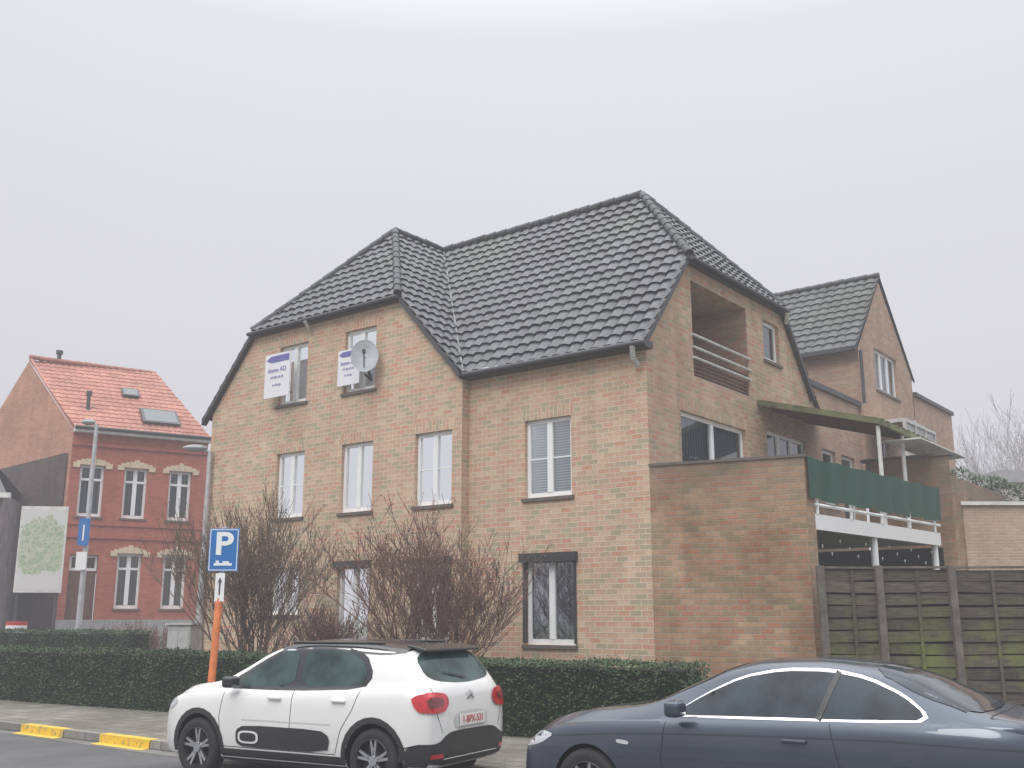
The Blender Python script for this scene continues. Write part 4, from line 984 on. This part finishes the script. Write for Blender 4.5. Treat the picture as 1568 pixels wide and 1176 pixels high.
bm_.line("crease", [(1.9, .72), (1.0, .79), (0, .825), (-1.2, .85), (-2.2, .83)], 'side', simple("crease_shade", (.035, .045, .065), .3, .5, coat=1), w=.012)
bm_.line("bonnet_gap", [(.93, -.66), (1.5, -.62), (2.1, -.48)], 'top', M_gap); bm_.line("bonnet_gap", [(.93, .66), (1.5, .62), (2.1, .48)], 'top', M_gap)
bm_.line("boot_gap", [(-1.93, -.72), (-1.95, 0), (-1.93, .72)], 'top', M_gap); bm_.line("boot_gap", [(-1.93, .72), (-2.2, .66)], 'top', M_gap)
bm_.decal("head_lamp", [(2.22, .60), (2.18, .70), (1.95, .755), (1.78, .74), (1.95, .65)], 'side', M_lamp, .006, 1)
bm_.decal("aerial_fin", [(-1.0, -.03), (-.86, 0), (-1.0, .03)], 'top', M_cblue, .03, 0)
for sg in (1, -1):
    m2 = MB(); m2.box((.44, sg * .86, .94), (.15, 0, 0), (0, sg * .19, 0), (0, 0, .125)); bevel(cleanb(m2.build("mirror", M_cblue, bm_.g)), .04, 3)
    m2 = MB(); m2.box((-.58, sg * .885, .795), (.2, 0, .0), (0, sg * .035, 0), (0, 0, .028)); bevel(cleanb(m2.build("door_handle", M_cblue, bm_.g)), .01)
bm_.decal("grille", [(-.30, .55), (-.28, .67), (.28, .67), (.30, .55)], 'front', M_gap, .006, 1)
bm_.decal("side_indicator", [(1.0, .70), (1.12, .71), (1.12, .74), (1.0, .73)], 'side', M_lamp, .006, 1)
bm_.line("wiper", [(.86, .2), (.70, -.4)], 'top', M_gap, w=.02, off=.02)

# ---------------------------------------------------------------- fog, light, camera
fm = bpy.data.materials.new("fog"); fm.use_nodes = True; nt = fm.node_tree; nt.nodes.remove(nt.nodes["Principled BSDF"])
DEN = .0036
va = N(nt, "ShaderNodeVolumeAbsorption"); va.inputs['Density'].default_value = DEN; va.inputs['Color'].default_value = (0, 0, 0, 1)
em = N(nt, "ShaderNodeEmission"); em.inputs[0].default_value = (.68, .67, .72, 1); em.inputs[1].default_value = DEN  # emission stands in for daylight scattered by the fog
ad = N(nt, "ShaderNodeAddShader"); nt.links.new(va.outputs[0], ad.inputs[0]); nt.links.new(em.outputs[0], ad.inputs[1])
nt.links.new(ad.outputs[0], nt.nodes["Material Output"].inputs['Volume'])
mb = MB(); mb.abox(-150, 150, -60, 160, -.5, 60); cleanb(mb.build("background_fog", fm))

w = bpy.data.worlds.new("World"); scene.world = w; w.use_nodes = True; nt = w.node_tree
bg = nt.nodes["Background"]; sky = N(nt, "ShaderNodeTexSky"); sky.sky_type = 'NISHITA'; sky.sun_disc = False
sky.sun_elevation = math.radians(48); sky.sun_rotation = math.radians(215); sky.dust_density = 4
tc = N(nt, "ShaderNodeTexCoord"); sx = N(nt, "ShaderNodeSeparateXYZ"); nt.links.new(tc.outputs['Generated'], sx.inputs[0])
nzs = noise_tex(nt, 1.2, 3, 'Generated')
cl = ramp(nt, sx.outputs[2], [(0, (.67, .65, .705)), (.15, (.70, .69, .74)), (.5, (.86, .89, .92)), (1, (1, 1, 1))])
cl = mix(nt, 'MULTIPLY', 1, cl, ramp(nt, nzs, [(.3, (.97, .97, .97)), (.7, (1.03, 1.03, 1.03))]))
mr = N(nt, "ShaderNodeMapRange"); mr.inputs[1].default_value = .52; mr.inputs[2].default_value = 1; mr.inputs[3].default_value = 10; mr.inputs[4].default_value = 42
nt.links.new(sx.outputs[2], mr.inputs[0])
vm = N(nt, "ShaderNodeVectorMath", operation='SCALE'); nt.links.new(cl, vm.inputs[0]); nt.links.new(mr.outputs[0], vm.inputs['Scale'])
c = mix(nt, 'MIX', .95, sky.outputs[0], vm.outputs[0]); nt.links.new(c, bg.inputs[0]); bg.inputs[1].default_value = .1
sl = bpy.data.lights.new("sun", 'SUN'); sl.energy = 1.5; sl.angle = math.radians(25); sl.color = (1, .96, .91)
so = bpy.data.objects.new("sun", sl); scene.collection.objects.link(so)
so.rotation_euler = V((-.42, -.75, .80)).to_track_quat('Z', 'Y').to_euler()
cd = bpy.data.cameras.new("camera"); cd.sensor_width = 36; cd.lens = 36.27; cd.clip_end = 2000; cd.clip_start = .1
co = bpy.data.objects.new("camera", cd); scene.collection.objects.link(co); co.location = (0, 0, 1.85); co.rotation_euler = (math.radians(90 + 12.73), 0, 0)
scene.camera = co
scene.view_settings.view_transform = 'Standard'; scene.view_settings.look = 'None'; scene.view_settings.exposure = 0
